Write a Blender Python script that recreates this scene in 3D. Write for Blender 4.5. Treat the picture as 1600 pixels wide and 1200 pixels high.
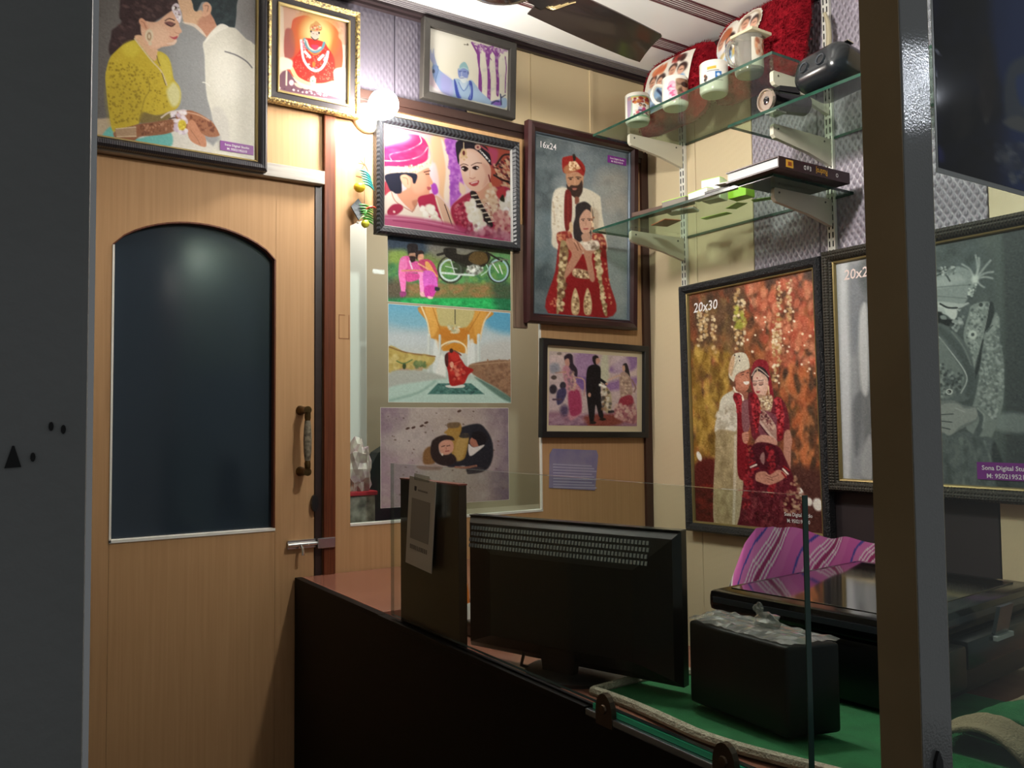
import bpy, bmesh, math, random
import numpy as np
from mathutils import Vector, Matrix
for _o in list(bpy.data.objects): bpy.data.objects.remove(_o)
scene = bpy.context.scene
COL = scene.collection
PI = math.pi
R = math.radians

# ------------------------------------------------------------------ camera, world, exposure
EYE = Vector((-2.106, -2.307, 1.40))
def _cam():
    yaw, pitch, roll = R(33.148), R(2.738), R(-0.539)
    fw = Vector((math.sin(yaw)*math.cos(pitch), math.cos(yaw)*math.cos(pitch), math.sin(pitch)))
    rt = Vector((math.cos(yaw), -math.sin(yaw), 0)); up = rt.cross(fw)
    r2 = rt*math.cos(roll) + up*math.sin(roll); u2 = -rt*math.sin(roll) + up*math.cos(roll)
    cd = bpy.data.cameras.new('camera'); cd.sensor_width = 36; cd.lens = 36*1323/1600; cd.clip_start = .02
    o = bpy.data.objects.new('camera', cd); COL.objects.link(o)
    m = Matrix((r2, u2, -fw)).transposed().to_4x4(); m.translation = EYE
    o.matrix_world = m; scene.camera = o
_cam()
w = bpy.data.worlds.new('night_street'); scene.world = w; w.use_nodes = True
w.node_tree.nodes['Background'].inputs[0].default_value = (.94, .98, 1.0, 1)
w.node_tree.nodes['Background'].inputs[1].default_value = .185
vs = scene.view_settings
vs.view_transform = 'Standard'; vs.look = 'None'; vs.gamma = 1.0; vs.use_curve_mapping = False; vs.exposure = 0.0
BULB_STRENGTH = 255.0        # wall bulb in view
CEILING_BULB = 530.0         # second bulb on the ceiling beside the fan, just above the picture's top edge
ROOM_FILL = 6.0

# ------------------------------------------------------------------ helpers
def lin(c):
    if isinstance(c, str):
        c = c.lstrip('#'); c = [int(c[i:i+2], 16)/255 for i in (0, 2, 4)]
    return tuple((x/12.92 if x <= .04045 else ((x+.055)/1.055)**2.4) for x in c)
MATS = {}
def mat(name, color='808080', rough=.5, metal=0, spec=.5, coat=0, alpha=None, emit=None, estr=0, bump=None, vary=None, trans=0):
    """principled material; bump=(scale,strength), vary=(scale,second colour,amount, stretch)"""
    if name in MATS: return MATS[name]
    m = bpy.data.materials.new(name); m.use_nodes = True
    nt = m.node_tree; b = nt.nodes['Principled BSDF']
    c = lin(color)
    b.inputs['Base Color'].default_value = (*c, 1); b.inputs['Roughness'].default_value = rough
    b.inputs['Metallic'].default_value = metal; b.inputs['Specular IOR Level'].default_value = spec
    if coat: b.inputs['Coat Weight'].default_value = coat; b.inputs['Coat Roughness'].default_value = .08
    if trans: b.inputs['Transmission Weight'].default_value = trans
    if emit: b.inputs['Emission Color'].default_value = (*lin(emit), 1); b.inputs['Emission Strength'].default_value = estr
    tc = nt.nodes.new('ShaderNodeTexCoord')
    if vary:
        mp = nt.nodes.new('ShaderNodeMapping'); mp.inputs['Scale'].default_value = vary[3] if len(vary) > 3 else (1, 1, 1)
        n = nt.nodes.new('ShaderNodeTexNoise'); n.inputs['Scale'].default_value = vary[0]; n.inputs['Detail'].default_value = 5
        mx = nt.nodes.new('ShaderNodeMix'); mx.data_type = 'RGBA'
        rp = nt.nodes.new('ShaderNodeMapRange'); rp.inputs[1].default_value = .35; rp.inputs[2].default_value = .65
        rp.inputs[3].default_value = 0; rp.inputs[4].default_value = vary[2]
        nt.links.new(tc.outputs['Object'], mp.inputs[0]); nt.links.new(mp.outputs[0], n.inputs['Vector'])
        nt.links.new(n.outputs['Fac'], rp.inputs[0]); nt.links.new(rp.outputs[0], mx.inputs[0])
        mx.inputs[6].default_value = (*c, 1); mx.inputs[7].default_value = (*lin(vary[1]), 1)
        nt.links.new(mx.outputs[2], b.inputs['Base Color'])
    if bump:
        n = nt.nodes.new('ShaderNodeTexNoise'); n.inputs['Scale'].default_value = bump[0]; n.inputs['Detail'].default_value = 4
        bp = nt.nodes.new('ShaderNodeBump'); bp.inputs['Strength'].default_value = bump[1]; bp.inputs['Distance'].default_value = .01
        nt.links.new(tc.outputs['Object'], n.inputs['Vector']); nt.links.new(n.outputs['Fac'], bp.inputs['Height']); nt.links.new(bp.outputs[0], b.inputs['Normal'])
    MATS[name] = m; return m
def node_bump(m, pattern, strength, dist=.004):
    """relief from one or two wave patterns: pattern = [(rotation_x, scale)...]; multiplied"""
    nt = m.node_tree; b = nt.nodes['Principled BSDF']; tc = nt.nodes.new('ShaderNodeTexCoord'); last = None
    for rot, sc, axis in pattern:
        mp = nt.nodes.new('ShaderNodeMapping'); mp.inputs['Rotation'].default_value = rot
        wv = nt.nodes.new('ShaderNodeTexWave'); wv.inputs['Scale'].default_value = sc; wv.bands_direction = axis
        nt.links.new(tc.outputs['Object'], mp.inputs[0]); nt.links.new(mp.outputs[0], wv.inputs['Vector'])
        out = wv.outputs['Fac']
        if last is not None:
            mu = nt.nodes.new('ShaderNodeMath'); mu.operation = 'MULTIPLY'; nt.links.new(last, mu.inputs[0]); nt.links.new(out, mu.inputs[1]); out = mu.outputs[0]
        last = out
    bp = nt.nodes.new('ShaderNodeBump'); bp.inputs['Strength'].default_value = strength; bp.inputs['Distance'].default_value = dist
    nt.links.new(last, bp.inputs['Height']); nt.links.new(bp.outputs[0], b.inputs['Normal'])
    return m
def glass_mat(name, tint='f2fffa', refl=1.0, rough=.01, ior=1.45, film=0, filmcol='c8c8c0'):
    """thin pane: lets light straight through, mirrors by Fresnel; film adds a faint milky layer"""
    if name in MATS: return MATS[name]
    m = bpy.data.materials.new(name); m.use_nodes = True; nt = m.node_tree
    nt.nodes.remove(nt.nodes['Principled BSDF'])
    t = nt.nodes.new('ShaderNodeBsdfTransparent'); t.inputs[0].default_value = (*lin(tint), 1)
    g = nt.nodes.new('ShaderNodeBsdfGlossy'); g.inputs['Roughness'].default_value = rough
    fr = nt.nodes.new('ShaderNodeFresnel'); fr.inputs[0].default_value = ior
    ge = nt.nodes.new('ShaderNodeNewGeometry'); ma = nt.nodes.new('ShaderNodeMath'); ma.operation = 'MULTIPLY_ADD'; ma.inputs[1].default_value = -2; ma.inputs[2].default_value = 1
    pw = nt.nodes.new('ShaderNodeMath'); pw.operation = 'POWER'; pw.inputs[0].default_value = ior      # same reflectance from both sides of the sheet
    nt.links.new(ge.outputs['Backfacing'], ma.inputs[0]); nt.links.new(ma.outputs[0], pw.inputs[1]); nt.links.new(pw.outputs[0], fr.inputs[0])
    mu = nt.nodes.new('ShaderNodeMath'); mu.operation = 'MULTIPLY'; mu.inputs[1].default_value = refl
    mx = nt.nodes.new('ShaderNodeMixShader')
    nt.links.new(fr.outputs[0], mu.inputs[0]); nt.links.new(mu.outputs[0], mx.inputs[0]); nt.links.new(t.outputs[0], mx.inputs[1]); nt.links.new(g.outputs[0], mx.inputs[2])
    out = mx.outputs[0]
    if film:
        d = nt.nodes.new('ShaderNodeBsdfDiffuse'); d.inputs[0].default_value = (*lin(filmcol), 1)
        m2 = nt.nodes.new('ShaderNodeMixShader'); m2.inputs[0].default_value = film
        nt.links.new(out, m2.inputs[1]); nt.links.new(d.outputs[0], m2.inputs[2]); out = m2.outputs[0]
    nt.links.new(out, nt.nodes['Material Output'].inputs[0])
    MATS[name] = m; return m
def wood_mat(name, c1, c2, rough=.45, axis=(14, 14, .7), scale=6, coat=.1, amount=.8):
    return mat(name, c1, rough, coat=coat, vary=(scale, c2, amount, axis), spec=.25)

def tag(o, label=None, cat=None, group=None, kind=None):
    if label: o['label'] = label
    if cat: o['category'] = cat
    if group: o['group'] = group
    if kind: o['kind'] = kind
    return o
def thing(name, label, cat, loc=(0, 0, 0), rot=(0, 0, 0), group=None):
    o = bpy.data.objects.new(name, None); o.empty_display_size = .05; COL.objects.link(o)
    o.location = loc; o.rotation_euler = rot
    return tag(o, label, cat, group)
def wmat(o):
    m = Matrix.LocRotScale(o.location, o.rotation_euler, o.scale)
    return wmat(o.parent) @ m if o.parent else m
class MB:
    def __init__(s): s.v = []; s.f = []; s.mi = []
    def add(s, vs_, fs, mi=0):
        n = len(s.v); s.v += [tuple(p) for p in vs_]; s.f += [tuple(i+n for i in q) for q in fs]; s.mi += [mi]*len(fs); return s
    def box(s, x0, x1, y0, y1, z0, z1, mi=0, b=0):
        if x0 > x1: x0, x1 = x1, x0
        if y0 > y1: y0, y1 = y1, y0
        if z0 > z1: z0, z1 = z1, z0
        if b:
            bm = bmesh.new(); bmesh.ops.create_cube(bm, size=1)
            for v in bm.verts: v.co = Vector(((x0+x1)/2+v.co.x*(x1-x0), (y0+y1)/2+v.co.y*(y1-y0), (z0+z1)/2+v.co.z*(z1-z0)))
            bmesh.ops.bevel(bm, geom=bm.edges[:], offset=b, segments=2, affect='EDGES', profile=.6)
            return s.bm(bm, mi)
        v = [(x, y, z) for z in (z0, z1) for y in (y0, y1) for x in (x0, x1)]
        return s.add(v, [(0, 2, 3, 1), (4, 5, 7, 6), (0, 1, 5, 4), (2, 6, 7, 3), (0, 4, 6, 2), (1, 3, 7, 5)], mi)
    def bm(s, bm, mi=0):
        bm.verts.index_update(); s.add([v.co[:] for v in bm.verts], [[v.index for v in f.verts] for f in bm.faces], mi); bm.free(); return s
    def prism(s, pts, d, mi=0):
        """pts: 3D planar loop, extruded by vector d"""
        n = len(pts); d = Vector(d); a = [Vector(p) for p in pts]; bq = [p+d for p in a]
        s.add(a+bq, [tuple(range(n))[::-1], tuple(range(n, 2*n))]+[(i, (i+1) % n, n+(i+1) % n, n+i) for i in range(n)], mi); return s
    def tube(s, path, r, n=10, mi=0, cap=True, closed=False):
        P = [Vector(p) for p in path]; L = len(P); rr = r if isinstance(r, (list, tuple)) else [r]*L
        rings = []; ref = None
        for i, p in enumerate(P):
            if closed: t = (P[(i+1) % L]-P[i-1]).normalized()
            else: t = (P[min(i+1, L-1)]-P[max(i-1, 0)]).normalized()
            if ref is None: ref = Vector((0, 0, 1)) if abs(t.z) < .9 else Vector((1, 0, 0))
            a = ref - t*ref.dot(t)
            if a.length < 1e-4: a = t.orthogonal()
            a.normalize(); ref = a; bq = t.cross(a)
            rings.append([p+(a*math.cos(2*PI*k/n)+bq*math.sin(2*PI*k/n))*rr[i] for k in range(n)])
        v = [q for g in rings for q in g]; fs = []
        for i in range(L if closed else L-1):
            j = (i+1) % L
            fs += [(i*n+k, i*n+(k+1) % n, j*n+(k+1) % n, j*n+k) for k in range(n)]
        if cap and not closed: fs += [tuple(range(n))[::-1], tuple((L-1)*n+k for k in range(n))]
        return s.add(v, fs, mi)
    def lathe(s, prof, o=(0, 0, 0), ax='Z', n=24, mi=0, closed=False):
        """prof: [(radius, height)...] around an axis through o"""
        v = []; o = Vector(o)
        B = {'Z': ((1, 0, 0), (0, 1, 0), (0, 0, 1)), 'Y': ((1, 0, 0), (0, 0, 1), (0, -1, 0)), 'X': ((0, 1, 0), (0, 0, 1), (1, 0, 0))}[ax] if isinstance(ax, str) else ax
        A, Bv, Cv = [Vector(q) for q in B]
        for r, h in prof: v += [o+(A*math.cos(2*PI*k/n)+Bv*math.sin(2*PI*k/n))*r+Cv*h for k in range(n)]
        fs = []
        for i in range(len(prof)-1): fs += [(i*n+k, i*n+(k+1) % n, (i+1)*n+(k+1) % n, (i+1)*n+k) for k in range(n)]
        if prof[0][0] > 1e-6: fs.append(tuple(range(n))[::-1])
        if prof[-1][0] > 1e-6: fs.append(tuple((len(prof)-1)*n+k for k in range(n)))
        return s.add(v, fs, mi)
    def ball(s, o, r, n=14, mi=0):
        rx, ry, rz = r if isinstance(r, (list, tuple)) else (r, r, r)
        v = []; m = n//2
        for i in range(m+1):
            t = PI*i/m
            v += [(o[0]+rx*math.sin(t)*math.cos(2*PI*k/n), o[1]+ry*math.sin(t)*math.sin(2*PI*k/n), o[2]-rz*math.cos(t)) for k in range(n)]
        return s.add(v, [(i*n+k, i*n+(k+1) % n, (i+1)*n+(k+1) % n, (i+1)*n+k) for i in range(m) for k in range(n)], mi)
    def build(s, name, mats, parent=None, loc=None, smooth=False, world=True, recalc=True):
        """vertices are world coordinates (world=True) and are moved into the object's own space"""
        me = bpy.data.meshes.new(name)
        V = [Vector(p) for p in s.v]
        if parent is not None and world:
            inv = wmat(parent).inverted(); V = [inv @ p for p in V]
        elif parent is None:
            if loc is None:
                xs = [p.x for p in V]; ys = [p.y for p in V]; zs = [p.z for p in V]
                loc = ((min(xs)+max(xs))/2, (min(ys)+max(ys))/2, min(zs))
            L = Vector(loc); V = [p-L for p in V] if world else V
        me.from_pydata([p[:] for p in V], [], s.f); me.validate()
        ml = mats if isinstance(mats, (list, tuple)) else [mats]
        for m in ml: me.materials.append(m)
        if len(ml) > 1 and len(me.polygons) == len(s.mi): me.polygons.foreach_set('material_index', s.mi)
        if recalc:
            bm = bmesh.new(); bm.from_mesh(me); bmesh.ops.remove_doubles(bm, verts=bm.verts, dist=1e-6); bmesh.ops.recalc_face_normals(bm, faces=bm.faces); bm.to_mesh(me); bm.free()
        if smooth:
            me.polygons.foreach_set('use_smooth', [True]*len(me.polygons))
            try: me.set_sharp_from_angle(angle=R(40))
            except Exception: pass
        o = bpy.data.objects.new(name, me); COL.objects.link(o)
        if parent is not None: o.parent = parent
        else: o.location = loc
        return o
def struct(name, mb, m, parent=None, **k):
    o = mb.build(name, m, parent, **k)
    if parent is None: o['kind'] = 'structure'
    return o
def copy_tree(o, parent=None):
    c = o.copy(); COL.objects.link(c); c.parent = parent
    for ch in list(o.children): copy_tree(ch, c)
    return c
def lettering(text, m, parent, origin, ux, uy, size, name='lettering', shear=0, bold=.0, align='LEFT', squash=1.0, center_rot=0):
    """flat printed words: text curve turned into mesh, laid with axes ux (reading) / uy (up) at origin; parent-space coordinates are world"""
    cu = bpy.data.curves.new(name, 'FONT'); cu.body = text; cu.size = 1; cu.shear = shear; cu.offset = bold; cu.align_x = align; cu.resolution_u = 2; cu.fill_mode = 'FRONT'
    t = bpy.data.objects.new(name, cu); COL.objects.link(t)
    dg = bpy.context.evaluated_depsgraph_get(); dg.update()
    me = bpy.data.meshes.new_from_object(t.evaluated_get(dg))
    bpy.data.objects.remove(t); bpy.data.curves.remove(cu)
    ux = Vector(ux).normalized()*size*squash; uy = Vector(uy).normalized()*size; o0 = Vector(origin)
    inv = wmat(parent).inverted()
    for v in me.vertices: v.co = inv @ (o0+ux*v.co.x+uy*v.co.y)
    me.materials.clear(); me.materials.append(m)
    o = bpy.data.objects.new(name, me); COL.objects.link(o); o.parent = parent
    return o

# ------------------------------------------------------------------ shared materials
W_TAN = wood_mat('tan_veneer', 'ba936a', 'ab845c', rough=.55, axis=(30, 30, .8), scale=4, amount=.6, coat=0)
W_RED = wood_mat('redbrown_wood', '6e3a22', '4c2414', rough=.4, axis=(40, 40, 1.2), scale=4)
W_DARK = mat('dark_brown_wood', '2e1c17', .4, coat=.15, vary=(8, '241410', .7, (1, 1, 6)))
BEIGE = mat('beige_pvc', 'dccaa8', .42, vary=(1.5, 'd6c39f', .6))
node_bump(BEIGE, [((0, 0, R(0)), 30, 'Y'), ((R(20), 0, 0), 14, 'Z')], .12, .002)
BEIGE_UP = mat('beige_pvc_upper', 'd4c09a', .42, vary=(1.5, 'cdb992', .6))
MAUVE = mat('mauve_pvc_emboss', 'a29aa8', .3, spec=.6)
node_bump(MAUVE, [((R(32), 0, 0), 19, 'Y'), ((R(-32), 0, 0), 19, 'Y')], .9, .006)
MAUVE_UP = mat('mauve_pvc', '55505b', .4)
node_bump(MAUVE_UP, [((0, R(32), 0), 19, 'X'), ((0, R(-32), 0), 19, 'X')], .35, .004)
DKPAN = mat('dark_plum_panel', '352e31', .5)
TRIMDK = mat('dark_trim', '2c2224', .35)
WHITE = mat('white_paint', 'e8e6e0', .5)
CREAM = mat('cream_steel', 'cfcab8', .38, spec=.4)
STEEL = mat('steel', 'c8c8c8', .22, metal=1)
BLACK = mat('black_plastic', '121314', .38, spec=.45)
BLACKG = mat('black_gloss', '0c0c0e', .15, spec=.5)
BRASS = mat('aged_brass', '6b5433', .35, metal=.9, vary=(60, '3c2e1c', .7))
GLASS = glass_mat('clear_glass', 'f6fbf9', refl=.35)
SHELFGLASS = glass_mat('green_shelf_glass', 'e2eee4', ior=1.5, refl=.6)
GEDGE = mat('green_glass_edge', '1a352c', .15, spec=.5, vary=(20, '2c5646', .6))
GEDGEB = mat('bright_green_glass_edge', '3fbf92', .15, spec=.6)

# ------------------------------------------------------------------ structure
FL = mat('floor_tile', '3d3732', .35, vary=(3, '352f2b', .7))
struct('floor', MB().box(-2.3, .05, -1.85, .6, -.05, 0), FL, loc=(-1.1, -.8, -.05))
pv = mat('pavement_grey', '55534f', .7, vary=(4, '46443f', .7), bump=(30, .3))
struct('floor_outside', MB().box(-4.5, 1.5, -4.5, -1.855, -.12, -.03), pv)
# back partition: plywood sheets around the door and the window opening
WX0, WX1, WZ0, WZS, WZP = -1.159, -.482, 1.116, 1.985, 2.055     # window opening: sides, sill, spring, crown
DX0, DX1, DTOP = -1.905, -1.264, 2.088
def arch(x0, x1, zs, zp, n=16):
    out = []
    for i in range(n+1):
        t = i/n; out.append((x0+(x1-x0)*t, zs+(zp-zs)*(1-(2*t-1)**2)**.75))
    return out
wb = MB()
wb.box(-2.25, DX0, 0, .02, 0, 2.375)
wb.box(DX0, -1.2, 0, .02, DTOP, 2.375)
wb.box(-1.243, WX0, 0, .02, 0, DTOP)
wb.box(-1.2, WX0, 0, .02, DTOP, 2.375)
wb.box(WX0, WX1, 0, .02, 0, WZ0)
wb.box(WX1, 0, 0, .02, 0, 2.375)
A = arch(WX0, WX1, WZS, WZP)
for (xa, za), (xb, zb) in zip(A, A[1:]):
    wb.prism([(xa, 0, za), (xb, 0, zb), (xb, 0, 2.375), (xa, 0, 2.375)], (0, .02, 0))
wall_back = struct('wall_back', wb, W_TAN, loc=(0, 0, 0))
struct('upper_wall', MB().box(-2.25, 0, .012, .03, 2.375, 2.68), TRIMDK, wall_back)
XJ = [0, -.254, -.507, -.76, -1.013, -1.266, -1.519, -1.772, -2.025, -2.25]
for i in range(len(XJ)-1):
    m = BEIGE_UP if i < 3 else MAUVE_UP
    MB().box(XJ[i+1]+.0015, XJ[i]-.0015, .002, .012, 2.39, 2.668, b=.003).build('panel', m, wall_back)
for x in (-.254, -.507): MB().box(x-.006, x+.006, -.002, .002, 2.39, 2.66).build('joint_bead', BEIGE_UP, wall_back)
struct('trim_1', MB().box(-2.25, -.03, -.018, .0, 2.366, 2.392).box(-2.25, -.03, -.010, 0, 2.350, 2.366), W_DARK)       # rail on top of the plywood
struct('trim_2', MB().box(-1.243, -1.208, -.014, .0, 0.0, 2.366, b=.003), W_RED)                                       # door post
struct('trim_3', MB().box(-2.0, -1.245, -.024, .0, 2.088, 2.126, b=.002), mat('grey_plank', 'a9a39c', .5, vary=(9, '8f8880', .8, (1, 10, 10))))
struct('trim_4', MB().box(-.034, -.001, -.012, 0, 0, 2.39, b=.002), mat('dark_redbrown', '3a211a', .4))
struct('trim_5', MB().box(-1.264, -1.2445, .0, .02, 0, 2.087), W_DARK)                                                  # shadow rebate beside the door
# right wall of embossed panels
wr = struct('wall_right', MB().box(.011, .04, -1.86, .03, 0, 2.7), TRIMDK, loc=(.02, -.9, 0))
YJ = [0, -.248, -.496, -.742, -.985, -1.227, -1.47, -1.713, -1.86]
for i in range(len(YJ)-1):
    m = MAUVE if 2 <= i <= 4 else BEIGE
    if m is MAUVE:
        MB().box(0, .011, YJ[i+1]+.0012, YJ[i]-.0012, 1.252, 2.69, b=.003).build('panel', m, wr)
        MB().box(0, .011, YJ[i+1]+.0012, YJ[i]-.0012, 0, 1.25, b=.003).build('lower_panel', DKPAN, wr)
    else: MB().box(0, .011, YJ[i+1]+.0012, YJ[i]-.0012, 0, 2.69, b=.003).build('panel', m, wr)
struct('wall_left', MB().box(-2.29, -2.25, -1.86, .03, 0, 2.7), mat('left_wall_paint', '6e614d', .6, vary=(2, '645845', .5)))
# ceiling boards with maroon pin-stripes
cm = mat('ceiling_pvc', 'e9e9e7', .3)
ce = struct('ceiling', MB().box(-2.29, .04, -1.86, .03, 2.69, 2.72), WHITE, loc=(-1.1, -.9, 2.69))
STR = mat('maroon_pinstripe', '54282e', .4)
ys = [0, -.26, -.49, -.72, -.95, -1.18, -1.41, -1.64, -1.86]
for i in range(len(ys)-1):
    MB().box(-2.25, .0, ys[i+1]+.001, ys[i]-.001, 2.67, 2.69, b=.002).build('board', cm, ce)
    yb = ys[i]-.012 if i else -.05
    sm = MB()
    if i:
        for k, wd in enumerate((.008, .003, .003, .003, .003, .003, .008)):
            y = ys[i]+.028-k*.0095; sm.box(-2.25, 0, y-wd/2, y+wd/2, 2.6685, 2.6702)
        sm.build('pinstripe_band', STR, ce)
struct('trim_6', MB().box(-2.25, 0, -.016, 0, 2.650, 2.670).box(-2.25, 0, -.03, -.016, 2.658, 2.670), TRIMDK)
cv = MB()
for k in range(4): cv.box(-2.25, 0, -.042-.010*k, -.036-.010*k, 2.664, 2.670)
struct('trim_7', cv, mat('coving_grey', '6d686b', .4))
struct('trim_8', MB().box(-.02, 0, -1.86, -.03, 2.645, 2.670), TRIMDK)
# room behind the window: shallow store with a pale wall
BRW = mat('store_wall', 'b3a793', .6, vary=(2, 'ab9f8b', .5))
st = struct('store_wall', MB().box(-1.45, -.1, .46, .48, .6, 2.3).box(-1.47, -1.45, .03, .46, .6, 2.3).box(-.1, -.08, .03, .46, .6, 2.3).box(-1.45, -.1, .03, .46, 2.28, 2.3).box(-1.45, -.1, .03, .46, 1.06, 1.085), BRW)
# glass shopfront: left jamb, right post, panes
ALU = mat('grey_aluminium', '929392', .07, metal=.5, vary=(3, '898a89', .6), bump=(400, .04))
ALUL = mat('painted_jamb', '7d7e7d', .55, vary=(5, '737471', .8), bump=(120, .08))
POSTREFL = mat('door_reflection_brown', '8a7a5e', .4, metal=.2, vary=(4, '76664a', .9), spec=.4)  # tan door's reflection put into the colour of the post's side
# ------------------------------------------------------------------ the printed pictures: flat artwork drawn shape by shape onto a colour grid
class Art:
    def __init__(s, w_, h_, corners, gain=1.0, bg='808080', seed=1):
        """corners TL TR BR BL of the sheet in drawing units"""
        s.w, s.h, s.gain = w_, h_, gain; s.rs = np.random.RandomState(seed)
        src = [(0, 0), (1, 0), (1, 1), (0, 1)]; Am = []; bv = []
        for (u, v), (x, y) in zip(src, corners):
            Am += [[u, v, 1, 0, 0, 0, -u*x, -v*x], [0, 0, 0, u, v, 1, -u*y, -v*y]]; bv += [x, y]
        Hm = np.linalg.solve(np.array(Am, float), np.array(bv, float))
        U, V = np.meshgrid(np.linspace(0, 1, w_), np.linspace(0, 1, h_))
        D = Hm[6]*U+Hm[7]*V+1
        s.X0 = (Hm[0]*U+Hm[1]*V+Hm[2])/D; s.Y0 = (Hm[3]*U+Hm[4]*V+Hm[5])/D
        s.a = np.zeros((h_, w_, 3)); s.a[:] = s.c(bg); s.t(0, 0, 1)
    def c(s, h): h = h.lstrip('#'); return np.array([int(h[i:i+2], 16)/255 for i in (0, 2, 4)])
    def t(s, ox, oy, k): s.X = (s.X0-ox)*k; s.Y = (s.Y0-oy)*k; return s
    def pts(s, q):
        if not isinstance(q, str): return np.array(q, float)
        return np.array([[float(z) for z in p.split(',')] for p in q.split()])
    def smooth(s, P, closed=True, n=5):
        L = len(P); out = []
        for i in range(L if closed else L-1):
            p0 = P[(i-1) % L] if closed or i > 0 else P[0]; p1 = P[i]; p2 = P[(i+1) % L]; p3 = P[(i+2) % L] if closed or i+2 < L else P[-1]
            for k in range(n):
                t = k/n; out.append(.5*(2*p1+(p2-p0)*t+(2*p0-5*p1+4*p2-p3)*t*t+(3*p1-p0-3*p2+p3)*t**3))
        if not closed: out.append(P[-1])
        return np.array(out)
    def box(s, P, pad):
        m = (s.X > P[:, 0].min()-pad) & (s.X < P[:, 0].max()+pad) & (s.Y > P[:, 1].min()-pad) & (s.Y < P[:, 1].max()+pad)
        return np.nonzero(m)
    def dist(s, x, y, P, closed):
        d = np.full(x.shape, 1e18); ins = np.zeros(x.shape, bool); L = len(P)
        for i in range(L if closed else L-1):
            a = P[i]; b = P[(i+1) % L]; e = b-a; l2 = e@e+1e-12
            t = np.clip(((x-a[0])*e[0]+(y-a[1])*e[1])/l2, 0, 1)
            d = np.minimum(d, (x-a[0]-t*e[0])**2+(y-a[1]-t*e[1])**2)
            if closed and a[1] != b[1]:
                cr = ((a[1] > y) != (b[1] > y)) & (x < (b[0]-a[0])*(y-a[1])/(b[1]-a[1])+a[0]); ins ^= cr
        return np.sqrt(d), ins
    def put(s, idx, al, col):
        al = np.clip(al, 0, 1)[:, None]; s.a[idx] = s.a[idx]*(1-al)+col*al
    def p(s, q, col, soft=6, a=1, sm=True):
        P = s.pts(q); P = s.smooth(P) if sm else P; idx = s.box(P, soft)
        if len(idx[0]) == 0: return s
        d, ins = s.dist(s.X[idx], s.Y[idx], P, True); sd = np.where(ins, d, -d)
        s.put(idx, a*np.clip(.5+sd/soft, 0, 1), s.c(col)); return s
    def l(s, q, w_, col, soft=5, a=1, sm=True):
        P = s.pts(q); P = s.smooth(P, False) if sm and len(P) > 2 else P; idx = s.box(P, w_+soft)
        if len(idx[0]) == 0: return s
        d, _ = s.dist(s.X[idx], s.Y[idx], P, False); s.put(idx, a*np.clip(.5+(w_/2-d)/soft, 0, 1), s.c(col)); return s
    def e(s, x, y, rx, ry, col, rot=0, soft=.35, a=1):
        c_, s_ = math.cos(R(rot)), math.sin(R(rot)); dx = s.X-x; dy = s.Y-y
        r = np.sqrt(((dx*c_+dy*s_)/rx)**2+((-dx*s_+dy*c_)/ry)**2); idx = np.nonzero(r < 1+soft)
        if len(idx[0]) == 0: return s
        s.put(idx, a*np.clip((1-r[idx])/soft+.5, 0, 1), s.c(col)); return s
    def g(s, stops, ax='y'):
        """gradient fill over drawing units"""
        v = s.Y if ax == 'y' else s.X; xs = [q[0] for q in stops]; cs = np.array([s.c(q[1]) for q in stops])
        for k in range(3): s.a[..., k] = np.interp(v, xs, cs[:, k])
        return s
    def blots(s, q, cols, n, r0, r1, a=.8, asp=1.0, rot=0, soft=.7):
        """n random blobs inside the outline q"""
        P = s.pts(q); lo, hi = P.min(0), P.max(0); k = 0; tries = 0
        while k < n and tries < n*8:
            tries += 1; x, y = lo+(hi-lo)*s.rs.rand(2)
            _, ins = s.dist(np.array([x]), np.array([y]), P, True)
            if not ins[0]: continue
            r = r0+(r1-r0)*s.rs.rand(); s.e(x, y, r, r*asp, cols[s.rs.randint(len(cols))], rot+s.rs.uniform(-20, 20), soft, a); k += 1
        return s
    def grain(s, amt=.02, cell=2):
        n = s.rs.randn(s.h//cell+2, s.w//cell+2); n = np.repeat(np.repeat(n, cell, 0), cell, 1)[:s.h, :s.w]
        s.a = np.clip(s.a+amt*n[..., None], 0, 1); return s
    def done(s):
        x = np.clip(s.a, 0, 1); y = np.where(x <= .04045, x/12.92, ((x+.055)/1.055)**2.4); return np.clip(y*s.gain, 0, .95)
CANV = {}
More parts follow.
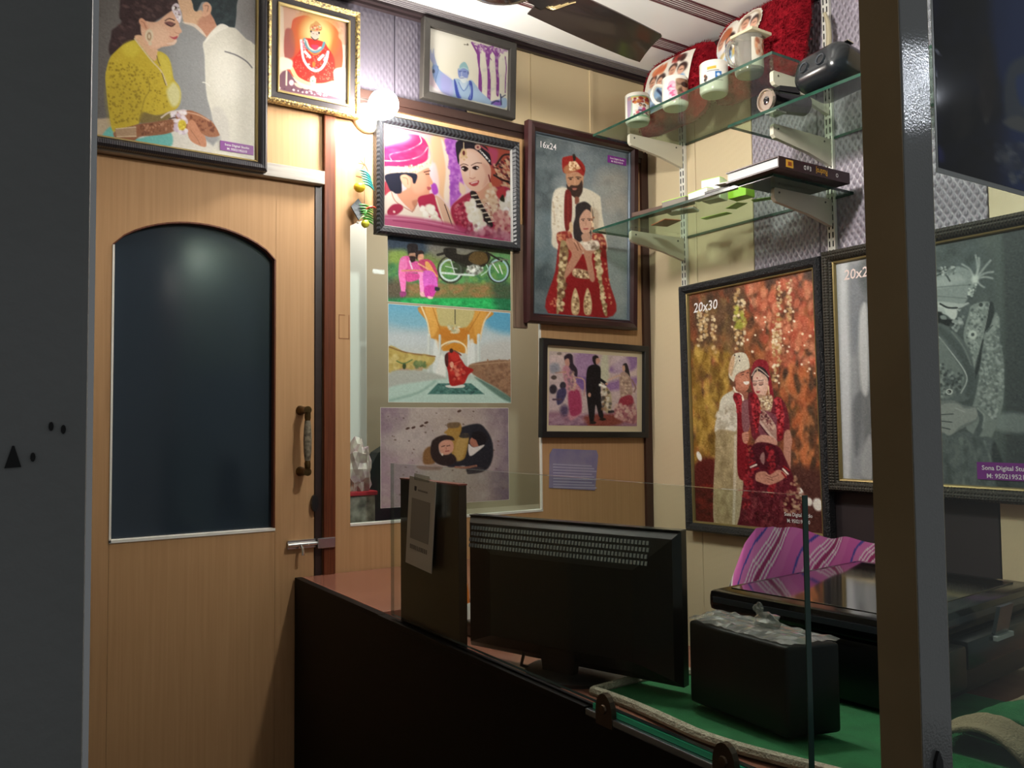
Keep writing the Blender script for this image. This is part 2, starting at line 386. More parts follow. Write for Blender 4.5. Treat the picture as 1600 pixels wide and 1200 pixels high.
# --- couple in yellow blouse and white kurta
def art_couple():
    c = Art(262, 300, [(93.4, -112.5), (399.3, -27.9), (398.1, 250.3), (88.3, 200.1)], GAIN['couple']).t(140, 0, 5.714)
    c.g([(0, '625e5c'), (300, '6c6968'), (800, '989a9c'), (1300, 'a0a0a2'), (1480, '989698')], 'x')
    c.p('-300,1050 60,1060 200,1075 260,1300 -300,1200', 'b4a48c', 20)
    c.p('560,1180 900,1130 1100,1300 1480,1450 500,1330 420,1250', 'dcd8d0', 20)
    c.p('300,-200 275,-60 270,60 265,140 285,195 240,240 200,270 190,340 170,420 185,490 240,470 320,420 380,365 430,350 500,320 560,215 690,130 775,95 795,40 790,-80 700,-260', '3a2a2c', 18)
    c.blots('280,-80 280,180 200,330 190,450 300,400 480,200 740,60 760,-80', ['5a4444', '2a1c20', '4a3638', '6a5250'], 90, 10, 34, .55, .5, 30)
    c.p('400,330 470,320 560,420 610,450 605,505 575,545 480,440', 'd9b08f', 10)
    c.p('470,185 545,195 610,190 690,125 745,92 772,110 792,175 803,232 824,282 802,302 792,330 772,345 777,368 752,398 700,412 645,420 605,440 560,440 510,400 470,330 455,250', 'dcb095', 10)
    c.p('560,240 640,230 700,290 690,370 610,420 540,400 520,320', 'e6c0a6', 40, .7)
    c.p('700,395 752,398 778,368 770,350 740,375 690,385', 'ecd2c0', 12, .8)
    c.p('440,190 460,162 492,180 512,225 527,262 502,268 468,240', 'd6a083', 8); c.l('458,190 485,205 505,250', 7, '9a6650', 6, .7)
    c.e(532, 318, 36, 58, 'dccdb2'); c.e(532, 325, 20, 38, 'a88c70'); c.e(532, 325, 9, 20, 'dccdb2'); c.e(540, 390, 16, 18, 'd9c9ae')
    c.l('675,185 712,166 757,182', 9, '4c302c'); c.p('668,200 720,192 762,214 735,238 692,226', '7d5350', 8); c.l('688,214 732,236 764,212', 8, '33201f')
    c.p('712,322 745,332 786,322 772,350 742,346', 'b4505a', 6); c.l('800,300 778,296 766,288', 6, 'b98672')
    c.p('735,60 770,28 802,50 812,100 822,150 805,205 785,185 758,135 738,100', 'e6dbe4', 8); c.blots('740,50 800,50 815,190 780,170', ['ffffff', 'c8b4c8', '8a7a70'], 26, 5, 11, .8); c.e(770, 70, 9, 12, '4a3a30')
    c.p('770,-120 940,-120 925,60 948,98 1000,92 1012,142 1052,132 1082,100 1132,200 1122,262 1082,302 1050,336 1000,270 940,220 850,202 832,170 822,110 800,50', 'e2ba98', 10)
    c.p('990,160 1090,115 1134,205 1112,272 1050,338 990,262 960,225', 'c48a72', 22, .8); c.p('830,195 940,215 1000,265 1045,330 1000,300 930,240 850,212', 'eedccc', 10, .9)
    c.p('915,-100 1300,-100 1312,60 1306,180 1290,252 1242,240 1190,215 1142,232 1110,170 1078,110 1090,60 1060,25 1010,18 985,50 962,98 936,92 922,40', '2b3a40', 10)
    c.blots('1100,-60 1290,-60 1290,220 1130,160', ['3c4c50', '222e34'], 40, 12, 40, .5)
    c.p('1010,40 1050,18 1086,60 1080,112 1032,150 1000,132 1012,90', 'e6b598', 8); c.l('1030,50 1060,55 1050,100', 8, '8c5c4a', 6, .7)
    c.p('1170,215 1242,240 1300,252 1352,300 1402,350 1460,390 1560,560 1560,1560 1230,1450 1100,1420 1120,1290 1180,1250 1150,1170 1105,1080 1085,1000 1050,880 1035,760 1030,650 1025,500 1010,392 1040,350 1090,280', 'e2dfd3', 10)
    c.p('1030,380 1100,320 1180,270 1240,240 1170,215 1090,282 1038,348', 'f2efe5', 8); c.p('1100,520 1250,440 1400,560 1420,760 1300,900 1120,820', 'edeae0', 90, .8)
    c.p('1090,1010 1150,950 1232,1060 1248,1200 1232,1300 1145,1215', 'd2cec8', 30, .8); c.l('1210,460 1310,493 1400,548 1450,605', 11, '706e72', 8); c.l('1010,735 1040,742 1075,770', 9, 'f4f2ea')
    c.p('1180,1240 1420,1290 1440,1360 1120,1330', 'd9d5ce', 14, .7)
    c.p('100,1230 190,1130 240,1250 420,1240 560,1205 720,1180 722,1310 500,1300 160,1240', '6cb4b0', 16)
    c.p('392,360 300,400 230,460 180,520 150,620 140,700 150,820 165,950 185,1080 212,1172 300,1160 420,1112 445,1095 475,1012 600,1032 740,992 800,940 816,850 800,770 750,700 722,560 682,490 612,460 602,512 570,542 482,442 424,372', 'c3ad36', 10)
    c.p('300,402 388,368 442,440 390,505 310,480', 'd6c548', 40, .8); c.p('470,1000 600,1030 745,990 700,1066 560,1092 445,1092', '7c6a36', 16, .9)
    c.p('150,820 240,700 380,760 470,900 430,1080 215,1165', 'b49e30', 60, .5); c.l('515,690 535,800 492,880 462,1000 442,1090', 10, '92802a', 8, .8)
    c.p('690,800 745,735 800,790 812,860 792,930 742,952 700,880', 'dcdcb4', 30, .8); c.p('610,470 680,495 722,570 740,690 700,780 650,650', 'd2c458', 30, .7)
    c.l('402,345 480,448 560,548 642,640 690,760', 13, 'd2c096', 6); c.l('600,500 612,545 630,585', 8, '6a5a44', 5, .8); c.l('645,655 665,720 680,760', 6, '5c4c38')
    c.blots('170,560 400,560 530,690 500,870 440,1080 215,1130 165,900', ['8c7820', '9c882a'], 190, 7, 11, .75); c.blots('420,540 620,660 720,960 500,1010 540,800', ['8c7820', 'a8942c'], 70, 6, 9, .7)
    c.p('230,1172 425,1112 560,1092 762,1066 772,1150 700,1192 560,1212 445,1222 382,1262 240,1236', '8e5e42', 10); c.blots('440,1120 760,1080 760,1150 450,1210', ['6a3e2a', 'b8866a'], 60, 5, 12, .7)
    c.p('226,1150 415,1128 420,1222 240,1228', 'a88c70', 8, sm=False); c.l('236,1150 410,1135', 7, 'd8c4a8'); c.l('245,1222 415,1215', 7, 'd8c4a8')
    c.p('770,1010 880,985 965,1008 1055,1060 1104,1100 1152,1182 1152,1215 1060,1222 960,1172 880,1152 800,1122', 'a26a4c', 8)
    c.l('880,1005 980,1030 1090,1090', 12, 'dcb094', 8, .8); c.blots('880,1020 1080,1080 1140,1190 930,1150', ['6a3826', '7c4832'], 40, 6, 14, .6)
    c.p('880,1090 932,1080 992,1180 1032,1222 1038,1310 960,1292 900,1252 874,1182', 'c98c6c', 8); c.l('900,1160 960,1240 985,1290', 6, '8a5a42', 5, .6)
    c.blots('705,1000 860,990 870,1190 760,1190 760,1080', ['eadfea', 'f6f0f4', 'cbb8cc'], 60, 12, 22, .85); c.l('640,1050 720,1000 860,985', 14, 'e4d6d6', 6, .8)
    c.e(826, 1116, 36, 46, 'd6be38'); c.blots('800,1080 850,1080 850,1160 800,1160', ['b89a20', 'ead85a'], 16, 6, 10, .8); c.e(740, 1055, 36, 7, '5a3a34', -12)
    CANV['couple'] = c.grain(.012).done()
def art_shrine():
    c = Art(110, 140, [(440, 13.5), (540, 39.9), (538.5, 166), (438.5, 143.5)], GAIN['shrine'], 'f0dcc8').t(425, 0, 11.43)
    c.p('230,150 1340,440 1340,800 1220,820 1160,700 1160,600 1060,470 940,400 800,400 640,320 520,330 400,400 360,560 270,600 250,600 240,200', 'e6b7a0', 14); c.blots('330,180 900,340 1240,500 1240,700 900,380 500,280', ['d89c8c', 'f0d0bc'], 60, 14, 34, .5)
    c.p('360,560 400,400 520,335 640,325 800,405 940,405 1060,475 1160,600 1165,700 1225,820 1230,1200 1100,1500 400,1400 260,1050 270,600', 'd9583e', 16)
    c.p('265,600 380,570 430,800 400,1040 262,1050', 'a86462', 30, .8); c.e(800, 640, 330, 380, 'f2a03c', 0, .9, .8); c.e(790, 620, 230, 270, 'ffe9a0', 0, .8); c.e(940, 760, 90, 200, 'ffe680', 0, .9, .7)
    c.p('560,760 640,720 900,780 980,880 1080,1050 1105,1250 1090,1450 950,1505 790,1515 650,1490 540,1450 440,1380 385,1250 400,1090 480,990 520,900', 'd8342c', 14)
    c.blots('520,900 980,900 1090,1200 1080,1440 650,1480 400,1250', ['f08a6a', 'f6a890'], 150, 7, 12, .7)
    c.e(768, 650, 78, 96, 'f0d8c8'); c.p('685,575 690,490 740,455 790,418 850,470 880,510 878,580 780,600', 'e2a868', 10); c.blots('690,480 870,480 870,590 700,590', ['fff0c8', 'd85a4a', '8ac0a0'], 24, 9, 16, .8)
    c.l('705,700 760,752 825,728', 16, '33343c'); c.e(700, 602, 14, 20, '30242a'); c.e(836, 628, 14, 20, '30242a'); c.l('735,640 750,640', 8, '40343a'); c.l('790,650 806,655', 8, '40343a')
    c.l('590,740 640,880 760,962 880,902 922,800', 44, '6f9fae', 10); c.l('625,760 670,880 760,930 860,880', 26, 'f4ead8', 10); c.l('660,940 760,1010 860,960', 18, 'd8a04a', 8); c.p('700,840 830,850 800,920 740,920', 'd0446a', 12)
    c.l('535,760 545,900 572,1080 650,1220 760,1292 870,1252 950,1120 985,960', 42, 'f8ecf0', 8); c.blots('520,740 600,740 650,1200 780,1310 960,1130 990,960 960,950 850,1230 700,1240', ['e59ac8', 'ffffff', 'f2c8dc'], 40, 12, 20, .6)
    c.l('600,960 680,1052', 46, 'fbf6f0', 8); c.l('830,1095 900,1022', 46, 'fbf6f0', 8); c.e(745, 1180, 26, 50, 'e8803c')
    c.l('375,1250 450,1400 560,1480 700,1535 900,1545 1060,1500', 64, 'f0d6a0', 14); c.p('180,1360 310,1290 470,1510 700,1620 920,1690 1280,1830 150,1610', '7c5464', 16); c.p('190,1060 380,1110 375,1250 300,1270 190,1270', 'fff4e2', 26)
    c.p('1090,1280 1230,1240 1300,1300 1300,1800 1120,1600 1090,1440', 'fdf4ee', 26); c.l('290,1300 285,1540', 26, 'f4e6d0', 10); c.e(370, 1500, 40, 50, 'f6d6dc'); c.p('420,1500 660,1560 900,1600 860,1650 500,1590', 'f4e4c6', 20, .8)
    c.e(730, 1465, 48, 80, 'fbf4d8'); c.e(726, 1470, 18, 26, '7fa090'); c.blots('180,1560 1200,1700 1240,1800 160,1600', ['f6d0e0', 'ffffff', '5a3448'], 40, 10, 22, .7)
    CANV['shrine'] = c.done()
def art_elder():
    c = Art(126, 100, [(670.0, 43.1), (794.1, 78.8), (792.2, 174.5), (667.9, 144.5)], GAIN['elder'], 'f2eddb').t(650, 30, 7.5)
    c.e(200, 250, 260, 260, 'f8f4ea', 0, .9, .7); c.p('120,560 180,600 240,760 300,860 130,860', 'ecd0e8', 40, .8); c.p('130,760 290,850 420,905 120,870', 'fffafc', 20)
    P_ = '8a3f96'
    c.p('715,320 745,300 750,420 750,560 770,680 772,860 735,850 730,700 735,600 715,440', P_, 6); c.l('655,275 690,340 725,410', 22, P_); c.l('690,310 735,330', 16, P_)
    c.p('820,360 860,330 870,420 860,560 875,700 872,940 835,945 838,700 830,560 815,440', P_, 6); c.l('760,300 800,350 835,400', 26, P_); c.l('900,330 880,380 850,420', 24, P_); c.l('790,310 840,330 900,320', 22, P_); c.l('865,450 885,480', 8, P_)
    c.p('925,360 955,340 965,470 965,600 975,690 970,890 940,880 940,700 930,560 925,460', P_, 6); c.l('900,370 930,420', 18, P_); c.l('990,360 960,430', 16, P_); c.l('985,420 960,470', 10, P_); c.l('1045,440 1058,560 1050,700 1045,860', 12, P_)
    c.blots('660,270 1075,360 1075,420 760,400', ['a868b0', 'd0b0d4'], 60, 8, 16, .6); c.blots('780,450 1070,450 1060,900 780,900', ['e0d8cc', 'cfd4d0'], 40, 10, 20, .4); c.l('565,297 612,300', 9, '5a544c'); c.e(604, 296, 8, 14, '5a544c')
    c.p('158,440 175,350 188,415 208,345 214,420 232,480 250,540 265,580 330,640 430,715 440,740 430,900 400,900 300,850 240,760 205,690 190,610 196,520', '9fb6e0', 8); c.p('158,440 175,350 188,415 208,345 216,430 235,520 200,520', 'b8bfe6', 8)
    c.p('196,545 255,545 262,580 235,700 195,620', '8aa4d8', 10); c.e(205, 610, 16, 24, '44506c'); c.l('255,560 262,600 235,690 232,740', 8, '6a86b0')
    c.p('430,720 500,700 560,760 640,710 700,770 760,850 850,930 900,960 1050,920 1050,1040 900,1010 640,950 400,900', 'a9c4e2', 8); c.p('300,640 420,720 430,900 300,850', 'b4a8e4', 40, .6)
    c.p('445,700 470,740 500,850 530,920 480,915 455,820', '3e52ae', 8); c.p('620,730 655,740 668,860 655,945 610,935 640,850', '3e52ae', 8); c.l('480,760 500,840 520,910', 8, '93a8e6'); c.l('640,780 645,860 632,930', 8, '93a8e6')
    c.l('500,740 560,840 630,740', 8, '5a74b8'); c.p('510,730 600,720 560,830', 'c6d8ec', 8)
    c.p('490,590 505,575 560,560 610,590 615,650 600,700 560,740 520,710 495,660', '8fa0d8', 8); c.p('510,690 540,670 580,690 600,690 580,740 545,745', 'e6eef2', 8); c.p('508,570 520,530 560,500 590,520 615,590 560,575', '9cc6cc', 6); c.l('505,590 560,565 618,598', 14, 'b4d8dc')
    c.l('505,615 530,610', 10, '4858a0'); c.l('555,615 585,615', 10, '4858a0'); c.l('535,620 532,660', 8, 'c6d0ee'); c.l('520,690 560,688', 9, '5c6cb0'); c.e(610, 630, 9, 26, '6a7ab0')
    c.p('880,975 930,950 985,955 1000,1010 920,1005', '8a62c0', 12); c.l('885,990 930,960 970,965', 18, '34406e'); c.l('990,880 1000,1000', 16, '3a4470'); c.l('1000,920 1045,890', 14, '3a4470')
    CANV['elder'] = c.done()
def art_pink():
    c = Art(200, 148, [(604, 197), (800.6, 236), (797, 376.5), (600.5, 350.5)], GAIN['pink'], 'e9cfd6').t(540, 180, 5.333)
    c.p('330,60 700,110 740,300 330,300', 'e0a2cc', 60, .8); c.p('640,150 760,190 760,400 700,300', 'e8b4b8', 30); c.p('735,190 850,200 870,500 850,700 780,640 745,420', 'edbf98', 26); c.p('820,205 872,330 884,500 862,720 825,680 848,450', 'f4e2d2', 16)
    c.p('846,205 945,220 958,400 992,560 985,640 900,740 875,740 885,480 872,330', 'b765cb', 14); c.blots('860,220 940,230 955,420 985,600 890,720 880,480', ['9a48b4', 'cf8ade', 'a858c2'], 120, 8, 20, .6)
    c.p('960,560 1010,600 1000,660 960,640', 'efd2b8', 16); c.p('1180,250 1400,300 1400,660 1240,640 1200,420', 'b55240', 20); c.p('1200,280 1290,300 1260,420 1220,400', 'c04878', 20, .8)
    c.blots('1250,420 1390,340 1390,640 1300,600', ['32161a', 'd9ae8c', '6a1e28', 'e2c4a0'], 90, 9, 24, .85, .5, 40); c.l('1270,420 1330,340 1385,330', 16, '3a1c1c'); c.l('1250,500 1320,540 1385,560', 16, '2e1416')
    c.p('700,470 760,400 790,560 770,660 720,640', 'f0d8e0', 20, .8); c.p('722,580 760,570 780,640 740,660', 'b04ac0', 12)
    # groom
    c.p('330,560 380,560 385,640 330,660', 'b84656', 12); c.p('340,180 450,150 560,160 645,180 702,240 705,320 684,388 560,440 340,430', 'c8326c', 8); c.p('340,150 470,150 560,185 530,215 440,235 340,270', 'e277bc', 30, .9)  # last pale patch paints the overexposed top of the turban
    c.p('340,430 560,432 684,388 712,358 734,402 702,442 600,482 450,502 340,492', 'ead6c2', 7); c.blots('345,440 690,400 720,400 600,475 345,485', ['c8a88c', 'f6ece0'], 70, 5, 9, .7); c.l('690,200 735,310 722,400', 16, 'e0c4a4')
    c.l('397,374 392,330 520,300 602,265 652,228 640,182', 8, 'f2d4de'); c.l('342,382 500,382 640,342 702,272', 8, 'f0cad8'); c.blots('345,260 690,250 690,380 345,420', ['d84a80', 'b82860'], 40, 16, 40, .4, .5)
    c.p('480,505 590,490 704,440 712,500 737,556 731,576 716,582 722,612 708,632 702,672 640,692 606,722 596,812 500,742 440,662 470,640 520,610 500,560', 'e3a285', 8)
    c.p('560,520 660,480 690,560 660,640 580,640', 'ecb498', 30, .8); c.p('600,700 700,672 640,692 606,722 590,780 560,720', 'b87860', 14, .8)
    c.p('355,492 592,486 596,560 574,566 562,520 505,500 480,560 474,645 400,642 362,580', '27283a', 8); c.p('470,508 520,496 552,542 546,602 510,600 480,560', 'eab99c', 6); c.l('490,520 525,530 530,575', 7, 'b07a64', 5, .7)
    c.l('668,476 716,464', 9, '5e3a32'); c.l('682,492 708,492', 8, '40241f'); c.p('690,596 722,602 716,620 694,622', 'bb5a60', 5)
    c.p('335,690 392,632 455,692 562,800 604,730 650,780 650,880 330,830', 'efdfd2', 8); c.l('392,640 430,720 560,800', 9, 'c89888'); c.l('560,800 604,735', 8, 'b48878'); c.p('355,790 400,742 462,738 486,776 430,824 365,826', 'a82c4c', 10); c.e(410, 800, 10, 10, 'f0c8c8')
    c.p('610,690 690,660 752,672 815,900 750,890 640,790', 'ae2a4c', 10); c.p('752,672 842,740 925,930 862,920 812,890', 'ddb49c', 8); c.l('830,740 890,920', 6, '2c1a20'); c.l('760,690 820,890', 8, 'f0dcc8')
    c.blots('640,770 730,750 800,890 660,870', ['f6f2e6', 'e8e0cc', 'fdfaf2'], 60, 12, 24, .9)
    # bride
    c.p('1050,640 960,690 885,760 890,850 950,950 1100,1000 1380,1040 1390,640 1250,600', 'a52a48', 14); c.blots('890,760 1030,690 1050,950 920,900', ['c8506a', '7c1832', 'd88a90'], 70, 7, 16, .6)
    c.p('1100,630 1212,560 1252,640 1266,712 1180,742 1110,700', 'd9a288', 10); c.p('942,228 1000,212 1100,238 1192,268 1225,350 1228,420 1150,340 1080,288 1000,296 972,350 955,410 938,300', '221a26', 8)
    c.p('962,340 1000,292 1080,284 1150,332 1212,412 1224,470 1212,542 1172,592 1122,632 1062,627 1012,582 986,522 974,430', 'ebc1ac', 8); c.p('1000,320 1100,320 1130,420 1050,520 1000,480', 'f4d4c4', 40, .7); c.p('1150,400 1220,440 1212,540 1150,600 1180,500', 'd8a490', 20, .7)
    c.l('968,422 1000,408 1034,420', 6, '5a3a34'); c.l('1062,420 1105,400 1148,402', 6, '5a3a34'); c.p('976,440 1005,424 1038,448 1008,472', '36181a', 5); c.p('1068,440 1096,424 1128,434 1102,458', '36181a', 5); c.e(992, 446, 9, 6, 'efe2dc'); c.e(1112, 440, 9, 6, 'efe2dc'); c.e(1008, 450, 8, 10, '180c0e'); c.e(1094, 442, 8, 10, '180c0e')
    c.l('1050,462 1046,505', 7, 'dcaa94', 8, .8); c.l('1046,522 1070,530 1092,520', 7, 'c08474'); c.p('1036,566 1078,556 1122,544 1112,578 1072,592', 'b8484f', 5); c.l('1058,568 1108,555', 7, 'fbf2ee')
    c.e(1003, 318, 26, 38, 'd9b78c'); c.e(1003, 318, 11, 20, '6a2a2c'); c.l('1005,232 1004,286', 7, 'e2c8a4'); [c.e(x, y, 10, 10, 'd9b78c') for x, y in ((982, 356), (1004, 372), (1024, 354))]
    c.e(1122, 270, 26, 24, 'dcae9c'); c.e(1122, 270, 10, 10, '8a3a40'); c.l('1142,300 1180,340 1216,384', 13, 'ece4da'); c.blots('1140,295 1215,375 1220,395 1150,320', ['221a26', 'ffffff'], 22, 4, 7, .9)
    c.l('1150,262 1230,330 1235,400', 14, 'c0505c', 8, .9); c.l('1205,500 1218,560', 10, '7a2228'); c.e(1216, 580, 12, 22, 'd8b48c'); c.blots('1180,640 1260,600 1290,760 1200,840', ['e6cbb0', 'd2a888', 'f2e2cc'], 60, 9, 20, .8)
    c.p('1120,720 1250,690 1310,760 1260,870 1180,850', 'e2c8ae', 24, .8); c.blots('1130,700 1300,740 1260,860 1160,830', ['c8a284', 'f4e8d8', '9a5a54'], 60, 6, 13, .7)
    c.p('1045,640 1092,640 1145,742 1228,905 1180,918 1120,800 1066,722', '2a2022', 8); [c.l([(1058+22*k, 668+36*k), (1100+22*k, 662+36*k)], 9, 'e6d8c4') for k in range(7)]
    c.blots('1005,740 1070,700 1130,820 1165,905 1085,965 1035,850', ['f7f3e6', 'ece4d0', 'ffffff'], 90, 13, 26, .9); c.blots('1300,690 1385,630 1385,830 1310,820', ['f4efe4', 'e2dccc', 'ffffff'], 60, 12, 24, .9); c.blots('1235,800 1360,800 1375,960 1250,980', ['d69692', 'e8b8ae', 'b87070'], 80, 10, 22, .7)
    c.p('1262,650 1320,595 1346,660 1300,700', 'b83a44', 12); c.p('1290,700 1320,660 1330,720', '2c2a1e', 10)
    c.p('320,826 560,842 900,900 1110,980 1380,1010 1380,1060 900,1000 320,915', 'b84a78', 26, .85); c.l('330,850 600,870 900,930', 9, 'dc90b0', 8, .8); c.l('400,870 700,910 1000,975', 7, '8c2a54', 7, .7); c.blots('1000,900 1380,950 1380,1040 1000,980', ['b06a80', 'd8a0b0', '7a2a48'], 50, 10, 30, .5)
    c.e(430, 170, 140, 70, 'f6e2f0', 0, .9, .55)  # pale wash painting the overexposed glare at the upper left
    CANV['pink'] = c.done()
def art_bike():
    c = Art(194, 98, [(606.1, 365.4), (797.2, 389.4), (798.1, 485.6), (606.3, 470.6)], GAIN['bike'], '6c7a50').t(540, 360, 5)
    c.g([(20, '3a4450'), (130, '5a6258'), (220, '6f7f46'), (330, '4f7a4a'), (430, '6a6a48'), (510, '4a6a40'), (560, '2a8a48'), (640, '1f6a3c')])
    c.p('330,20 650,60 640,170 500,190 330,130', '2c3c54', 40, .8); c.p('640,90 1000,130 1000,190 720,220', '7a7670', 50, .8); c.p('340,170 480,160 470,300 380,300', '8aa850', 40, .8); c.p('1140,180 1300,190 1300,260 1150,300', '5a9a62', 40, .7)
    c.blots('340,260 1290,280 1290,420 340,400', ['3d7a4c', '5a9a58', '356a48', '7aa04e'], 200, 14, 34, .45); c.p('340,420 700,420 1290,430 1290,560 340,520', '77683f', 30, .55); c.blots('480,420 1280,440 1280,520 480,500', ['8a6a44', '6a7040', '946a4a'], 120, 12, 34, .5, .5)
    c.p('340,530 600,530 1300,540 1300,640 340,575', '259a52', 18); c.blots('340,540 1300,560 1300,630 340,570', ['3ab466', '1c7a40'], 90, 14, 34, .45, .5); c.p('1150,420 1300,420 1300,640 1180,610', '1c3c34', 60, .6); c.p('330,380 470,400 470,520 330,540', '443a3c', 40, .6)
    # motorbike
    K = '231f1a'
    c.l([(820+82*math.cos(a), 310+82*math.sin(a)) for a in np.linspace(0, 6.28, 26)], 15, 'b4c6c8', 5, 1, False); c.l([(820+98*math.cos(a), 305+104*math.sin(a)) for a in np.linspace(0, 6.28, 26)], 12, '2c2a26', 6, .9, False)
    c.l([(1195+72*math.cos(a), 315+84*math.sin(a)) for a in np.linspace(0, 6.28, 26)], 13, '9cb8c8', 5, 1, False); c.l([(1195+86*math.cos(a), 310+98*math.sin(a)) for a in np.linspace(0, 6.28, 26)], 10, '28302e', 6, .9, False)
    c.p('770,140 860,140 870,180 940,190 1000,165 1080,165 1130,200 1110,260 1050,290 940,290 860,250 780,200', K, 8); c.p('1000,170 1090,175 1110,240 1040,270 960,230', '584628', 10); c.l('1100,170 1150,200 1220,240', 14, K); c.l('1120,270 1220,230 1270,230', 10, '6a6a5c'); c.l('720,190 800,180 830,230', 20, K)
    c.e(1005, 310, 62, 40, 'aab4ae'); c.e(990, 305, 28, 24, 'd2d8d0'); c.blots('950,270 1070,270 1070,350 950,345', ['e2e6e0', '5a5a52', '8a8e86'], 26, 6, 14, .8); c.l('755,332 880,342 1000,350', 16, 'c2d0cc'); c.l('1150,260 1195,330', 9, 'd0dada'); c.l('1200,270 1225,340', 8, 'd0dada'); c.l('1100,270 1112,310 1060,350', 10, '9cc0ae')
    c.p('840,250 940,270 930,330 850,330', '2e3428', 12, .8); c.l('820,230 850,330', 8, 'c4d0d0'); c.l('780,280 870,300', 6, 'c4d0d0')
    # couple
    c.p('500,150 545,150 556,200 540,240 505,240 492,200', 'b08870', 8); c.p('485,110 560,110 562,180 540,176 500,180 490,190', '221a1c', 8); c.p('490,205 545,205 540,245 512,250', '2a1c1a', 8)
    c.p('430,220 490,200 512,250 560,240 600,300 600,330 540,330 430,330 415,310', 'd65aa0', 8); c.p('430,220 470,210 480,290 430,330 415,310', 'e682bc', 14, .8); c.l('500,240 520,300', 12, 'f6c8dc'); c.p('415,320 470,330 465,480 440,490 425,420', 'e274b4', 7); c.p('560,335 610,330 612,480 585,484 575,400', 'e88cc4', 7); c.p('470,335 570,340 565,385 480,400', 'c84a90', 8)
    c.l('440,315 540,312 600,318', 14, 'cf8a78'); c.p('425,480 470,480 468,510 432,520', '8a3a70', 8); c.p('580,484 612,484 630,515 590,515', 'd8a8b0', 8); c.p('556,185 590,170 612,200 600,235 570,235', 'd09c80', 7); c.p('550,170 590,155 612,180 570,190 560,230 548,210', '2a1a1a', 7)
    c.p('570,240 640,225 690,260 720,340 715,400 640,340 590,300', 'b8406a', 8); c.p('620,250 650,250 700,330 720,360 690,360 640,320', 'd8a060', 8); c.p('610,320 690,330 720,430 690,500 640,520 610,440', 'c65cb8', 8); c.p('620,440 690,430 695,500 660,530 620,510', 'b83a94', 10); c.l('570,260 640,300', 12, 'd8a080'); c.p('700,440 735,450 730,470 700,470', '242a30', 8); c.p('640,515 680,520 676,534 650,534', 'd8b0b0', 6)
    CANV['bike'] = c.grain(.02).done()
